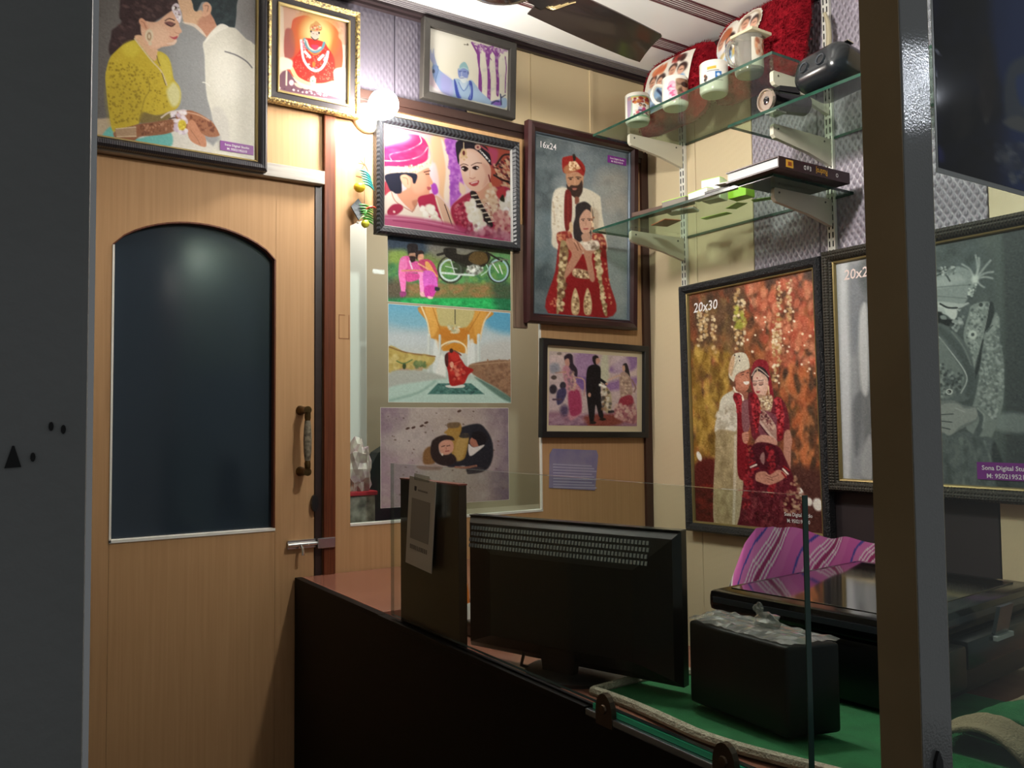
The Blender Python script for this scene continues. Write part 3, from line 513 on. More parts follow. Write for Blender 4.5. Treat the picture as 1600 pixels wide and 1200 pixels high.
def art_corridor():
    c = Art(192, 150, [(606.9, 474.8), (797.0, 489.3), (798.3, 629.6), (607.2, 628.2)], GAIN['corridor'], 'b0c4c8').t(540, 360, 5)
    c.g([(570, '5aa0c0'), (700, '92b4c0'), (830, 'b6c4c8'), (980, 'c6ccc8'), (1060, 'b9c4bc'), (1300, 'a9c6bc')]); c.p('330,570 600,590 640,760 330,720', '6cacc8', 60, .6); c.p('1100,630 1310,640 1310,800 1120,760', '4c98be', 60, .8); c.p('340,800 640,840 640,900 340,890', 'c2ccd0', 40, .6); c.p('1060,900 1300,860 1300,1020 1060,1020', 'b8b8b4', 50, .7)
    c.p('590,590 1130,630 1080,720 1040,880 980,880 960,980 930,930 850,860 750,930 740,980 700,860 660,830 640,720', 'c48a3a', 10); c.p('720,600 1000,620 960,740 900,760 790,750 730,730', 'b9b07a', 14); c.p('745,770 950,775 940,850 850,862 760,850', 'bd7a2c', 12); c.p('620,600 700,600 720,760 670,840 650,740', 'd8a452', 14); c.p('1010,640 1100,640 1060,760 1030,860 1000,760', 'd09a48', 14)
    c.l('590,590 640,720 660,850', 12, 'e0d0a8'); c.l('1130,640 1080,720 1045,880', 12, 'dcc8a0'); c.l('740,960 750,900 850,862 930,900 945,960', 12, 'e6d8b4'); c.p('760,940 775,905 850,875 920,905 930,960 850,940', 'c6862e', 8); c.l('855,620 855,730', 7, '3c3a30'); c.blots('800,740 910,750 880,800 820,800', ['d8d8c0', 'a8a888'], 40, 6, 14, .6); c.l('680,600 740,780', 8, 'a8702a', 6, .7); c.l('1050,640 960,790', 8, 'a8702a', 6, .7)
    for x in (650, 735, 960, 1040): c.l([(x, 820), (x, 1120)], 26 if x in (650, 1040) else 16, 'ccd4d0', 7); c.l([(x+8, 820), (x+8, 1120)], 5, '93a4a4', 6, .6)
    c.p('700,850 730,900 720,1100 680,1100 690,900', 'dfe6e4', 16, .8); c.p('950,900 1000,860 1010,1100 960,1100', 'dce2e0', 16, .8); c.p('740,980 770,1000 780,1150 700,1160', 'e0e4de', 14)
    c.p('335,905 480,955 640,970 700,1000 650,1060 500,1100 335,1110', 'b8a45c', 10); c.l('340,910 480,955 700,985', 10, '8a6a40'); c.blots('340,960 640,990 640,1060 340,1090', ['c8b870', 'a08c48', 'd0c488'], 60, 12, 26, .5); c.e(455, 1110, 56, 34, 'b48c70'); c.e(458, 1060, 14, 26, '3c4a30'); c.l('400,1020 455,1040 520,1010', 9, '5a7a48'); c.e(570, 1080, 34, 24, 'b49874'); c.blots('540,1030 620,1030 620,1070 540,1070', ['5a7248', '7a8c58'], 18, 9, 18, .8)
    c.p('990,1040 1300,1020 1300,1200 1300,1330 1120,1200 980,1110', '8c6a52', 10); c.blots('1000,1050 1290,1040 1290,1300 1140,1190', ['a07e62', '765844', '93745c'], 150, 6, 14, .6); [c.l([(x, 1010), (x, 1045)], 12, '9a7a60') for x in (1110, 1200, 1280)]; c.l('980,1050 1300,1024', 8, 'a88c70')
    c.p('335,1120 520,1090 700,1120 780,1150 800,1200 640,1270 335,1340', 'aeb4ac', 20); c.p('335,1230 600,1180 780,1160 960,1160 1140,1210 1310,1330 1310,1360 335,1345', 'b4d0c6', 20); c.l('335,1330 560,1270 700,1180', 20, '8fb0a4', 14, .7); c.p('1010,1150 1120,1200 1310,1320 1310,1350 1200,1300', '4c6c60', 16, .8)
    c.p('720,1195 980,1195 1085,1280 640,1280', '4a7870', 8, sm=False); c.blots('720,1200 980,1200 1060,1275 670,1275', ['2c4c4a', '6a948a', '3a6460'], 90, 6, 12, .6, .6); c.p('790,1210 920,1205 915,1228 800,1228', 'd8dcd4', 8)
    c.p('790,960 850,945 905,1010 940,1060 1000,1090 960,1130 930,1190 900,1205 820,1210 800,1110 780,1020', 'a0211f', 8); c.p('810,960 870,950 890,1000 840,1020', 'b83028', 8); c.p('775,980 800,960 800,1060 780,1050', '4a2020', 6); c.e(826, 940, 15, 18, '3a2620'); c.l('850,940 890,965 900,975', 12, '7a4a3c'); c.e(830, 1050, 14, 24, 'd8b49a'); c.l('850,1040 900,1020', 7, 'c85a48'); c.blots('820,1020 930,1060 920,1190 820,1190', ['7c1416', 'c03a30', 'd88a70'], 40, 7, 18, .6)
    CANV['corridor'] = c.grain(.012).done()
def art_embrace():
    c = Art(200, 150, [(595.0, 637.1), (794.0, 637.7), (795.3, 780.4), (595.4, 793.8)], GAIN['embrace'], '9f9290').t(540, 590, 5)
    c.g([(280, '8f7f86'), (420, 'a89e9a'), (900, 'a69a92'), (1150, '97898a'), (1290, '77697a')], 'x'); c.p('280,220 480,230 420,420 280,440', '7c6878', 70, .6); c.p('300,440 640,400 640,600 320,560', 'b2aaa8', 90, .6); c.p('280,640 560,640 520,1020 280,1020', '9c8694', 90, .6); c.p('1100,230 1290,240 1290,420 1150,400', '76666f', 80, .6); c.p('1150,700 1290,700 1290,960 1160,960', '6c5c6c', 80, .5)
    c.blots('300,240 1280,250 1280,950 300,1000', ['b4aaa6', '928684', 'a49a96'], 160, 14, 44, .28); c.blots('320,260 1250,260 1250,900 330,950', ['57463e', '6a564c'], 44, 5, 10, .8, .7)
    for x, y in ((630, 352), (595, 377), (485, 397), (888, 262), (530, 390)): c.e(x, y, 17, 9, '4a342c', -20)
    c.p('560,690 740,690 740,720 600,720', '8a6a60', 12, .7); c.p('610,580 650,540 690,560 700,660 640,680 605,660', '7c5a38', 14); c.p('880,400 1030,360 1100,410 1145,500 1150,620 1100,720 960,745 930,690 860,700 790,690 760,600 880,560 950,480 890,450', '24242c', 12)
    c.p('800,360 880,352 905,380 890,440 800,440 770,430 800,400', 'a07c3c', 10); c.p('790,440 840,410 890,430 900,460 960,445 950,560 920,640 850,640 820,560', '9c7c40', 10); c.p('900,450 960,445 945,520 905,640 850,640 860,520', 'b0945a', 16, .7); c.p('800,355 890,352 880,390 800,392', '5c4c40', 10, .8)
    c.p('668,520 690,480 760,450 830,460 848,490 800,488 745,505 728,545 742,598 790,605 840,600 865,650 790,690 705,665 665,600', '2c2020', 10); c.p('728,525 775,488 834,498 842,560 806,600 750,596', 'c08e7a', 8); c.l('750,540 775,532', 6, '3a2420'); c.l('790,535 815,530', 6, '3a2420'); c.l('780,575 808,572', 7, '8c3a3c'); c.l('785,545 788,562', 5, '96604f'); c.e(756, 600, 8, 10, 'd8c8b8')
    c.p('985,470 1030,490 1042,530 1000,545 970,510', 'a06a58', 8); c.p('990,430 1060,420 1110,470 1080,520 1040,530 1020,490 990,470', '1c181c', 8); c.p('960,520 1000,545 1085,525 1040,570 970,612', 'ccc6c4', 7); c.p('890,450 960,440 960,470 900,470', '24242c', 8, .8); c.l('860,700 930,705 1020,690', 18, '8a6252'); c.p('1000,700 1080,710 1060,740 950,752', '38343a', 10)
    c.e(915, 925, 14, 16, '9c6a4c'); c.p('640,420 700,430 690,470 640,460', 'a89e9a', 20)
    CANV['embrace'] = c.grain(.014).done()
def art_1624():
    c = Art(146, 272, [(837.7, 207), (982.7, 239.5), (977, 497), (834, 487.4)], GAIN['p1624'], '6f767a').t(800, 180, 3.53)
    c.g([(110, '4c5356'), (230, '68737a'), (420, '7c858a'), (640, '8a8f8f'), (800, '78868a'), (1100, '6c7b80')]); c.p('120,90 260,130 240,500 220,900 120,900', '3f4a4e', 70, .75); c.p('480,330 640,330 640,600 520,560', '9a948c', 80, .7); c.p('500,700 640,700 620,1110 540,1100', '8c9692', 70, .5); c.p('120,560 260,560 240,760 130,800', '6d8088', 60, .6); c.p('120,860 220,860 230,1080 120,1080', '3c474b', 50, .6)
    c.blots('130,120 640,220 620,1100 130,1080', ['8f979a', '5c6669', '7c868a', '9aa0a0'], 120, 16, 46, .22)
    # groom
    c.p('232,430 300,400 400,400 480,440 492,470 500,560 520,680 500,760 250,740 222,640', 'cbc4b4', 8); c.p('235,440 300,405 290,620 225,640', 'd6cfc0', 14, .8); c.l('305,480 300,620', 6, 'a89e8c', 5, .7); c.l('450,480 465,640', 6, 'a89e8c', 5, .7); c.l('230,480 240,600', 7, 'b09c80', 6, .7); c.p('440,520 480,540 470,660 440,650', 'a89884', 14, .7); c.blots('230,450 290,440 270,620 230,610', ['b8a88c', 'e2dccc'], 30, 4, 8, .6)
    c.p('306,320 390,310 398,360 385,420 345,440 315,400', 'b08468', 7); c.p('304,380 318,395 330,385 350,388 372,382 390,360 392,420 365,458 330,440 312,420', '33231f', 6); c.p('330,390 368,390 365,400 334,402', '3a2622', 4); c.p('338,402 362,402 356,412 340,412', '9c6458', 4); c.l('316,345 340,342', 5, '33231f'); c.l('358,340 384,342', 5, '33231f'); c.e(328, 352, 8, 4, '2a1c1a'); c.e(370, 350, 8, 4, '2a1c1a'); c.l('350,350 352,378', 5, 'c49a7e')
    c.p('282,240 300,226 350,222 390,255 408,290 402,330 392,330 360,310 300,318 284,300', '8e2622', 6); c.p('290,290 330,262 372,270 376,296 340,310 300,322', 'a06a4a', 8); c.blots('320,250 380,262 380,296 330,310', ['d0ac84', 'b08058', 'ecd4b4'], 40, 4, 8, .9); c.p('340,215 352,212 358,240 345,250', '2a2422', 5); c.l('380,270 402,310', 8, '701a18')
    c.p('298,420 330,430 334,540 322,620 300,640 290,560', '6a1c1c', 6); c.l('312,440 312,610', 6, '8a2e2a', 5, .6); c.p('352,450 372,455 372,480 352,490', '7a4a3c', 6)
    # bride
    c.p('355,500 378,482 410,478 440,505 450,560 440,640 430,700 395,690 372,700 345,680 340,610 352,560', '262024', 7); c.p('378,560 410,520 440,540 444,590 432,640 408,658 384,640 374,600', 'bd9480', 6); c.l('385,575 402,572', 4, '3a2624'); c.l('418,572 436,572', 4, '3a2624'); c.l('410,580 408,608', 4, 'a0745f'); c.l('398,628 420,626', 6, '8a2c30'); c.e(395, 582, 6, 3, '2a1a18'); c.e(428, 580, 6, 3, '2a1a18'); c.p('385,660 430,650 430,700 395,700', 'b08a76', 6)
    c.l('440,510 442,560 445,640', 8, 'd2b494', 5, .8); c.blots('436,560 452,560 452,690 440,690', ['e0c8a8', '8a5a44'], 20, 4, 6, .9); c.p('318,600 332,590 338,640 322,650', 'c8ac88', 6)
    c.p('262,700 300,690 330,740 350,760 420,760 470,700 510,700 530,900 550,1100 200,1090 240,860', '8a1f22', 8); c.p('300,900 450,900 520,1110 240,1090', '7e1a1e', 10); c.p('330,850 380,800 430,850 440,900 335,900', '7a1c1e', 8); c.p('342,845 420,860 425,900 340,888', 'a88c6c', 6); c.blots('340,848 425,862 425,898 342,888', ['d8c4a0', '6a4a38'], 40, 4, 7, .8)
    c.p('250,660 290,640 330,655 330,700 300,715 258,712', '8a2c28', 8); c.blots('250,650 320,645 320,700 256,705', ['c89870', '6a1c1c', 'b06a50'], 34, 5, 9, .7); c.p('440,665 490,650 518,700 515,740 480,730', '8a2c28', 8); c.blots('450,660 510,670 512,735 470,720', ['c89870', '6a1c1c'], 34, 5, 9, .7)
    c.p('270,700 310,720 300,860 290,960 260,1080 245,1080 258,860', '96845f', 8); c.blots('270,720 312,720 300,880 280,1080 250,1080 260,860', ['cbb88e', '7a6444', 'dccca6', '5a3c2c'], 120, 6, 13, .8); c.p('455,740 480,740 490,860 500,980 520,1090 500,1080 475,900', '96845f', 8); c.blots('450,740 485,740 498,920 522,1090 500,1085 470,880', ['cbb88e', '7a6444', 'dccca6'], 100, 5, 11, .8)
    c.p('300,690 340,680 395,730 380,780 330,860 290,900 300,840 330,770 310,730', 'ad7e68', 7); c.p('395,740 440,700 470,700 465,740 440,780 455,900 430,910 410,820', 'ad7e68', 7); c.l('340,690 390,740', 9, 'c89c84', 6, .8); c.l('345,705 365,745', 5, '7a5040'); c.l('360,700 380,742', 5, '7a5040'); c.p('400,705 470,690 480,735 410,745', 'cfc2b4', 7); c.blots('400,705 475,695 478,735 410,740', ['e6dccf', '9a8474'], 24, 5, 9, .8)
    for x, y in ((348, 960), (415, 960)): c.p([(x, y-10), (x+22, y+60), (x+16, y+130), (x-18, y+130), (x-22, y+60)], 'b49a74', 6); c.blots([(x, y), (x+18, y+60), (x+12, y+128), (x-12, y+128), (x-16, y+60)], ['dccaa2', '7a5a40'], 24, 4, 8, .8)
    c.blots('215,950 250,950 240,1080 205,1080', ['a83a34', 'c8906a'], 16, 4, 7, .6); c.blots('505,800 535,860 545,1080 525,1080', ['a83a34', 'c8a07a'], 20, 4, 7, .6); c.l('120,95 640,210', 8, '7f8c94', 8, .5)
    CANV['p1624'] = c.grain(.014).done()
def art_function():
    c = Art(140, 112, [(861, 549), (997, 558), (995, 665), (860, 659)], GAIN['function'], 'b9a6a6').t(820, 500, 4.2875)
    c.blots('160,200 770,240 760,710 160,690', ['c8b4b0', 'b09a9c', 'c4b0b8'], 90, 20, 60, .4); c.p('340,230 480,230 470,470 400,470 350,400', '93729e', 40, .8); c.p('560,330 700,235 770,250 740,330 620,350', '7c5a94', 24, .8); c.p('520,240 560,240 560,420 500,400', 'bcc0a4', 20, .8); c.p('550,420 760,380 740,440 560,470', '86629c', 24, .8); c.p('340,380 420,390 420,470 350,430', '6a4f8e', 18, .8); c.p('600,250 680,240 700,330 600,340', 'c8b6bc', 30, .7)
    c.p('170,600 420,620 760,600 760,720 160,700', '8f6a7c', 30); c.p('410,630 620,630 640,690 420,700', '7c4038', 20); c.blots('170,630 400,640 400,700 170,690', ['a88a98', '7a5a74'], 40, 12, 30, .5, .5)
    c.p('270,250 300,226 325,240 330,290 355,330 350,380 310,330 290,310', '2c2430', 8); c.p('275,270 300,260 305,300 285,320', 'b88a7c', 6); c.p('260,330 300,310 340,400 380,470 385,600 360,630 300,650 290,500', 'b4808c', 10); c.p('300,480 350,460 375,500 380,600 330,630 305,600', '98385a', 10); c.blots('270,330 330,330 350,460 300,460', ['c8a890', '7a6070'], 40, 6, 12, .6); c.l('215,350 280,345', 10, 'b08878'); c.l('340,380 400,400 400,500', 10, 'b08c86')
    c.e(200, 455, 24, 30, '2c2832'); c.e(262, 432, 20, 24, '33303a'); c.p('225,470 270,445 285,480 260,540 225,550', '403c5c', 10); c.p('180,300 230,290 240,340 190,350', '68788a', 20, .6); c.e(240, 226, 16, 10, '4a403a'); c.e(205, 380, 18, 14, '4a403c'); c.e(270, 590, 26, 34, '504460', 0, .8); c.l('200,520 250,520', 12, '4c3a48')
    c.p('455,250 475,236 496,250 492,290 472,300 458,280', '231f24', 6); c.p('478,262 500,256 505,280 482,296', 'b98c7a', 5); c.p('420,330 450,300 490,302 510,330 508,430 515,560 525,640 498,640 475,560 462,660 436,665 422,560 412,440', '14151c', 7); c.l('505,395 540,420', 18, '17181f'); c.e(548, 425, 10, 8, 'b88c7a'); c.e(434, 495, 10, 14, 'b88c7a'); c.e(455, 675, 22, 10, '241a18'); c.e(520, 655, 22, 9, '241a18')
    c.p('520,440 545,440 580,500 575,600 540,610 520,520', 'a89a7c', 10); c.blots('500,420 560,430 580,600 520,600', ['d8d4c8', '3a3634', '8a6a4c'], 40, 6, 12, .7); c.p('560,600 600,600 600,612 560,616', '2a2426', 6); c.l('505,430 540,445', 14, 'ece8e0')
    c.p('660,300 685,290 700,330 708,390 690,390 672,340', '221c22', 6); c.p('655,310 672,305 675,335 660,342', 'c09884', 5); c.p('640,360 680,350 715,400 720,500 650,530 635,450', 'a68c80', 8); c.p('640,530 710,500 745,600 740,690 600,640', '9c6068', 10); c.p('640,520 715,505 722,560 640,570', '8c2e40', 10); c.blots('600,560 740,560 745,690 610,650', ['b89088', '7a4450', 'c8aca0'], 70, 7, 14, .7); c.blots('645,370 710,380 715,490 650,510', ['c8b29c', '8a7064'], 40, 5, 10, .7); c.l('560,400 620,375 640,372', 12, 'c8a898'); c.l('720,400 745,450 735,480', 10, '8a6a68')
    c.p('150,190 270,205 260,230 170,240', 'b0a29a', 20, .6)
    CANV['function'] = c.grain(.02).done()
def art_2030():
    c = Art(200, 400, [(1074.5, 461.5), (1267, 419), (1287.5, 834), (1085, 813)], GAIN['p2030'], '7a5236').t(1040, 380, 2.553)
    c.g([(90, '5a4238'), (250, '7c4c38'), (400, '8a5a38'), (560, '7c5a34'), (800, '7a4e30'), (950, '50322a'), (1160, '4a2422')])
    c.blots('90,200 580,100 620,900 110,900', ['b0643c', '5c3a2c', '3a3028', 'c87850', '8c4c34', 'a0583c', '6a4430', '44342c'], 620, 7, 20, .6, 1.9)
    c.blots('300,160 590,120 610,560 420,500', ['c4624a', 'd07a5c', 'a8503e', 'e09a78'], 260, 5, 15, .6, 1.6); c.blots('95,420 260,420 200,860 110,880', ['a8863c', 'c8a452', '8a6a2c', '6a5024'], 200, 6, 16, .6, 2.2); c.blots('120,220 300,180 300,420 120,430', ['6a503c', '8c7048', '4a3c30'], 120, 6, 16, .5, 2)
    c.blots('430,480 610,500 620,900 480,880', ['c8764a', 'b4603c', '3c3028', 'd88c58', '48382c'], 220, 6, 17, .6, 2.4)
    for x, y0, y1 in ((130, 260, 410), (152, 260, 380), (185, 290, 430), (275, 180, 420), (300, 220, 400), (445, 140, 480), (485, 135, 300), (430, 300, 540)): c.blots([(x-9, y0), (x+9, y0), (x+9, y1), (x-9, y1)], ['e6cfa4', 'd0b080', 'f2e2c0', 'b8905c'], int((y1-y0)/5), 4, 7, .75)
    c.blots('270,250 310,250 310,330 270,330', ['9aa040', 'b8b850'], 26, 5, 10, .6); c.blots('200,300 600,200 600,520 400,560', ['f8e0c0', 'fff0d8'], 40, 3, 6, .9)
    c.p('110,880 200,860 190,960 200,1110 115,1100', '5a1f1c', 20, .9); c.p('440,900 625,920 630,1160 380,1130', '52302c', 30, .8); c.blots('120,960 200,960 200,1100 120,1100', ['7a2a22', '3c1816'], 30, 8, 18, .6, .5)
    for x, y, rx, ry in ((127, 845, 9, 20), (535, 990, 12, 20), (570, 1028, 14, 18), (607, 1040, 20, 27)): c.e(x, y, rx, ry, 'f4efe6', -20)
    c.t(1100, 540, 7.5)   # the pair, from a closer look
    # groom
    c.p('300,510 340,500 400,560 440,640 500,640 520,900 480,1080 420,1900 330,2500 260,2500 100,2100 100,1500 130,1100 100,960 150,760 190,600', 'b8a888', 10); c.p('190,590 320,520 350,640 370,800 360,990 280,980 200,970 110,980 150,760', 'd6d2c2', 14); c.blots('130,760 350,650 360,980 120,970', ['ece8dc', 'bcb4a0', 'a89c84'], 80, 12, 30, .5); c.p('120,1000 200,970 340,990 370,1040 350,1900 300,2200 110,2000 110,1300', 'a89672', 24, .9); c.blots('130,1040 340,1040 330,2100 120,1900', ['c4b48c', '8a7a58', 'b4a47c'], 120, 14, 40, .4, 2); c.l('350,1040 345,1500 330,2100', 34, 'd8d0bc', 14, .8)
    c.p('330,410 350,340 420,280 500,250 512,330 515,400 500,480 460,520 400,510 340,470', 'b8755e', 8); c.p('380,360 460,300 500,350 500,440 420,470', 'cf8e74', 30, .7); c.p('320,480 400,510 470,520 500,540 460,640 400,600', '9a604e', 10); c.l('330,470 350,520 420,560 440,620', 22, 'ece4d4'); c.p('440,405 505,398 500,430 465,436', 'f2ece4', 6); c.l('410,300 450,285', 9, '3a2420'); c.l('420,325 445,315', 9, '2a1a18'); c.l('480,300 500,295', 8, '2a1a18'); c.l('470,330 490,360', 7, '94584a'); c.p('330,400 345,400 350,470 332,460', '6a4034', 8)
    c.p('270,330 280,200 320,90 400,60 470,80 505,160 512,240 460,270 400,290 350,330 330,400 300,380', 'd6d0bc', 8); c.p('260,260 300,130 340,110 320,280 300,340', 'c89a70', 14, .7); c.l('300,320 330,250 370,150', 12, 'a89c84', 8, .7); c.l('350,330 420,270 480,210', 10, 'b8ac94', 8, .6); [c.e(x, y, 8, 10, '3a2a26') for x, y in ((340, 95), (388, 108), (396, 155))]
    c.p('320,590 340,540 400,540 425,620 420,700 440,840 480,1000 500,1500 380,1500 370,900 360,700', '7c1a24', 10); c.blots('330,540 410,550 425,760 380,780', ['a82a34', '5c0e18', 'c04048'], 60, 9, 18, .7); c.p('430,640 500,620 520,800 510,970 440,980 420,800', '8a5a60', 12)
    # bride
    c.p('540,230 590,150 650,140 720,170 750,290 780,450 800,590 760,600 720,400 600,260 560,420 590,560 560,540 530,420', '8a2430', 8); c.p('535,320 600,225 680,240 735,320 730,400 660,320 600,290 560,350 545,420', '2a2226', 7)
    c.p('550,350 600,280 660,300 725,360 730,470 700,560 650,600 600,560 560,480', 'd9b2a0', 8); c.p('570,360 640,330 690,400 640,500 590,470', 'e6c6b6', 34, .7); c.l('540,330 610,240 740,340', 12, 'd8c8b8', 6, .9); c.l('605,230 605,350', 7, 'd8c4a0'); c.e(604, 358, 8, 10, 'a8343a'); c.p('552,415 598,412 590,440 560,438', 'a87a6c', 8, .8); c.p('622,408 675,400 668,436 632,436', 'a87a6c', 8, .8); c.l('554,436 575,443 596,433', 8, '3a2222'); c.l('626,437 650,442 672,428', 8, '3a2222'); c.l('548,395 600,395', 6, '40282a'); c.l('620,390 675,380', 6, '40282a'); c.l('608,430 600,500', 8, 'c49684', 7, .8); c.p('592,515 640,512 625,532 600,530', 'a83c44', 5); c.l('735,450 745,540', 14, 'dcc49a')
    c.p('600,560 700,560 780,560 790,680 760,750 680,740 630,660', 'a8846c', 10); c.blots('620,590 770,560 790,690 720,740 640,680', ['e6d6b4', 'c8ac80', '7a5c48', 'f0e6cc'], 110, 8, 15, .85)
    c.p('500,560 570,540 640,640 640,760 760,760 800,600 880,590 960,720 990,960 930,1000 880,1100 590,1100 520,900', '6e2430', 10); c.p('640,750 830,800 820,960 640,1030', '7c4450', 14); c.p('640,740 700,750 830,930 830,1100 760,1030 640,880', 'b08c80', 10); c.blots('650,760 720,790 820,930 780,960 650,830', ['4a1c26', 'd8bca8', '8a5050'], 50, 9, 18, .8); c.l('640,870 740,1000 830,1100', 26, 'cbb0a4'); c.l('640,910 720,1010 800,1100', 12, '4a2028')
    for q in ('530,560 600,560 640,760 600,1000 560,900 540,700', '810,600 880,600 920,800 900,1060 840,1060 840,800'): c.p(q, '8a1e28', 10); c.blots(q, ['b42e38', '5e101a', 'd05058'], 90, 9, 18, .75)
    c.p('590,1090 650,1030 760,1040 840,1100 820,1150 600,1150', 'c99684', 10); c.p('930,1000 990,970 1020,1100 1010,1200 1000,1500 960,1560 930,1400 920,1200', 'c08a78', 10); c.p('430,1010 500,1000 505,1080 480,1130 440,1110', 'c98c76', 8); [c.l([(435, 1030+24*k), (500, 1022+24*k)], 5, '8a5548', 5, .7) for k in range(4)]
    c.p('560,1140 830,1150 940,1300 1100,1700 1200,2100 1250,2500 330,2500 400,2000 480,1500', '5c1a28', 12); c.p('560,1150 820,1160 860,1400 560,1400', '4a1420', 16); c.blots('480,1500 900,1450 1150,2000 1200,2450 380,2450', ['7a2a38', '44101c', '8c4448', '6a2030'], 240, 14, 34, .5, 1.8)
    for q in ('500,1150 560,1150 560,1700 500,1900 420,1900', '720,1150 800,1150 830,1500 800,1800 740,1700'): c.blots(q, ['8a1e28', 'a8303a', '5e101a'], 110, 12, 22, .75)
    c.p('640,1300 680,1230 700,1300 680,1380', 'b89a90', 14, .7); c.blots('1050,1500 1150,1700 1200,1950 960,2000 900,1900', ['b48c70', '8a5848', 'd0b090'], 70, 10, 22, .7)
    c.p('600,1480 700,1460 760,1500 860,1440 960,1500 900,1560 820,1600 740,1620 640,1590 590,1560', 'c48c78', 9); c.l('700,1500 780,1530 860,1500', 7, '7c4c40'); c.l('720,1540 800,1570', 7, '7c4c40')
    for k, (x0, y0, x1, y1) in enumerate(((520, 1380, 580, 1350), (530, 1410, 600, 1380), (545, 1450, 620, 1420), (925, 1400, 990, 1450), (915, 1430, 975, 1490), (900, 1470, 950, 1530))): c.l([(x0, y0), (x1, y1)], 20, '9c2028' if k % 3 != 1 else 'ecdfd0', 6)
    CANV['p2030'] = c.grain(.03, 2).done()
def art_2024():
    c = Art(250, 330, [(1306, 413), (1605.9, 356.6), (1623.4, 767), (1317, 750)], GAIN['p2024'], '5c6365').t(1260, 330, 2.5)
    c.g([(110, 'b4b9bd'), (135, 'a0a6aa'), (230, '6c7072'), (480, '4e5456'), (640, '4c5456'), (720, '5c6462'), (850, '4a5254')], 'x'); c.p('120,200 215,190 205,420 200,700 220,1040 140,1040', '8f9499', 30, .7); c.p('130,210 160,205 170,1040 140,1040', 'c0c4c8', 16, .8); c.p('165,240 225,230 230,400 190,560 170,500', '6a7078', 30, .6); c.p('205,420 235,380 240,700 210,680', 'b8bcbe', 14, .9); c.p('215,950 250,880 260,1040 215,1040', 'a4a8aa', 14, .7); c.p('180,760 215,720 210,900 190,960', '5c6064', 16, .7)
    c.p('720,100 850,80 850,1080 760,1080 730,700', '3f4547', 30, .8); c.p('720,90 760,85 770,1090 735,1080', '5e6866', 20, .6); c.p('740,800 850,800 850,870 740,860', '8a9494', 20, .7)
    c.t(1440, 380, 5)
    c.p('-400,60 300,20 520,60 560,300 560,560 500,470 420,400 -400,420', '4d5557', 60, .8); c.blots('-300,40 460,40 420,250 -300,330', ['616a6c', '3e4648', '555e60'], 60, 20, 60, .4)
    c.p('-300,300 100,240 200,200 300,190 390,240 400,330 360,420 300,500 110,500 -300,520', '878f90', 14); c.p('-250,330 120,280 260,250 330,300 120,360 -250,420', 'a4abac', 30, .7); c.l('110,260 170,240 215,300', 14, '4a5254'); c.l('110,350 240,340 380,330', 8, '636b6c', 8, .7); c.l('115,420 250,430 360,440', 8, '62696a', 8, .7); c.blots('110,200 260,180 240,260 120,250', ['3a4244', 'b8bebe', '6a7274'], 40, 6, 14, .7)
    for q in ('415,290 430,200 415,100', '420,280 480,200 530,140', '420,280 490,240 550,230', '410,290 480,270 545,280', '405,280 370,210 310,170', '410,285 450,330 480,350', '412,288 440,190 440,120'): c.l(q, 13, 'a9b0b0', 14, .8)
    c.e(410, 290, 26, 34, 'c2c8c6', 0, .8); c.blots('360,330 420,330 400,410 350,430', ['c4cac8', '4a5254', '8c9494'], 40, 6, 11, .85)
    c.p('-200,480 110,460 300,480 362,470 350,530 300,545 270,530 265,580 240,605 190,570 110,560 -200,600', 'a9aeae', 10); c.p('110,500 150,490 190,560 230,600 262,590 270,530 200,510', 'c6caca', 14, .8); c.l('140,480 200,510 270,512', 14, '2c3234'); c.l('285,520 350,500', 10, '5c6466'); c.p('-200,560 110,540 160,560 200,600 240,608 250,640 190,655 110,630 -200,700', '23282a', 12); c.p('140,575 175,570 190,600 150,600', '7c8484', 8); c.p('290,540 360,480 380,500 330,620 300,650', '565e60', 12)
    c.blots('210,640 320,560 320,660 260,700', ['8a9292', '4e5658', 'a8aeae'], 40, 8, 14, .7); c.p('390,490 520,468 500,620 450,800 400,1000 380,900 320,740 360,560', '7f8786', 10); c.blots('380,500 510,480 490,620 440,800 400,960 340,740 370,560', ['4c5456', '9aa2a0', 'a8b0ae'], 120, 6, 13, .6); c.e(392, 722, 34, 36, 'b8bebc'); c.e(392, 722, 14, 14, '4c5456'); c.e(456, 488, 16, 16, '3c4446'); c.p('525,470 560,540 500,760 440,1000 400,1060 480,700', '343a3c', 12); c.l('520,480 490,650 430,880', 7, '9aa2a0', 6, .7)
    c.p('570,550 600,620 600,760 630,900 635,1100 620,1300 520,1560 420,1600 380,1500 340,1440 400,1250 440,1060 480,760 520,680', '7b8382', 12); c.blots('500,700 590,600 625,900 630,1150 560,1400 430,1250 450,1020', ['5a6264', '98a09e', 'a8b0ae', '6a7272'], 420, 8, 16, .6); c.l('480,740 540,680 580,600', 40, '8e9695', 14, .7); c.l('500,700 545,650', 10, '4a5254')
    c.p('130,640 230,690 310,760 370,850 400,960 410,1100 380,1200 330,1240 250,1250 140,1240 -300,1250 -300,640', '5d6566', 14); c.l('130,680 220,760 320,900 380,1060 360,1180', 60, '474f51', 26, .8); c.l('130,740 240,880 330,1010 345,1090 300,1180', 9, 'aab0b0', 6); c.l('230,700 320,820 380,960', 12, '78807f', 10, .7); c.p('130,760 230,880 320,1040 290,1160 140,1200', '727a7a', 20, .8); c.blots('140,940 320,1040 300,1180 140,1220', ['4a5254', '98a09e', '5c6466', '2e3436'], 120, 8, 16, .6)
    c.e(210, 1170, 26, 24, 'c2c8c6'); c.e(210, 1170, 16, 14, '1e2224'); c.e(205, 1172, 8, 7, '8a9292')
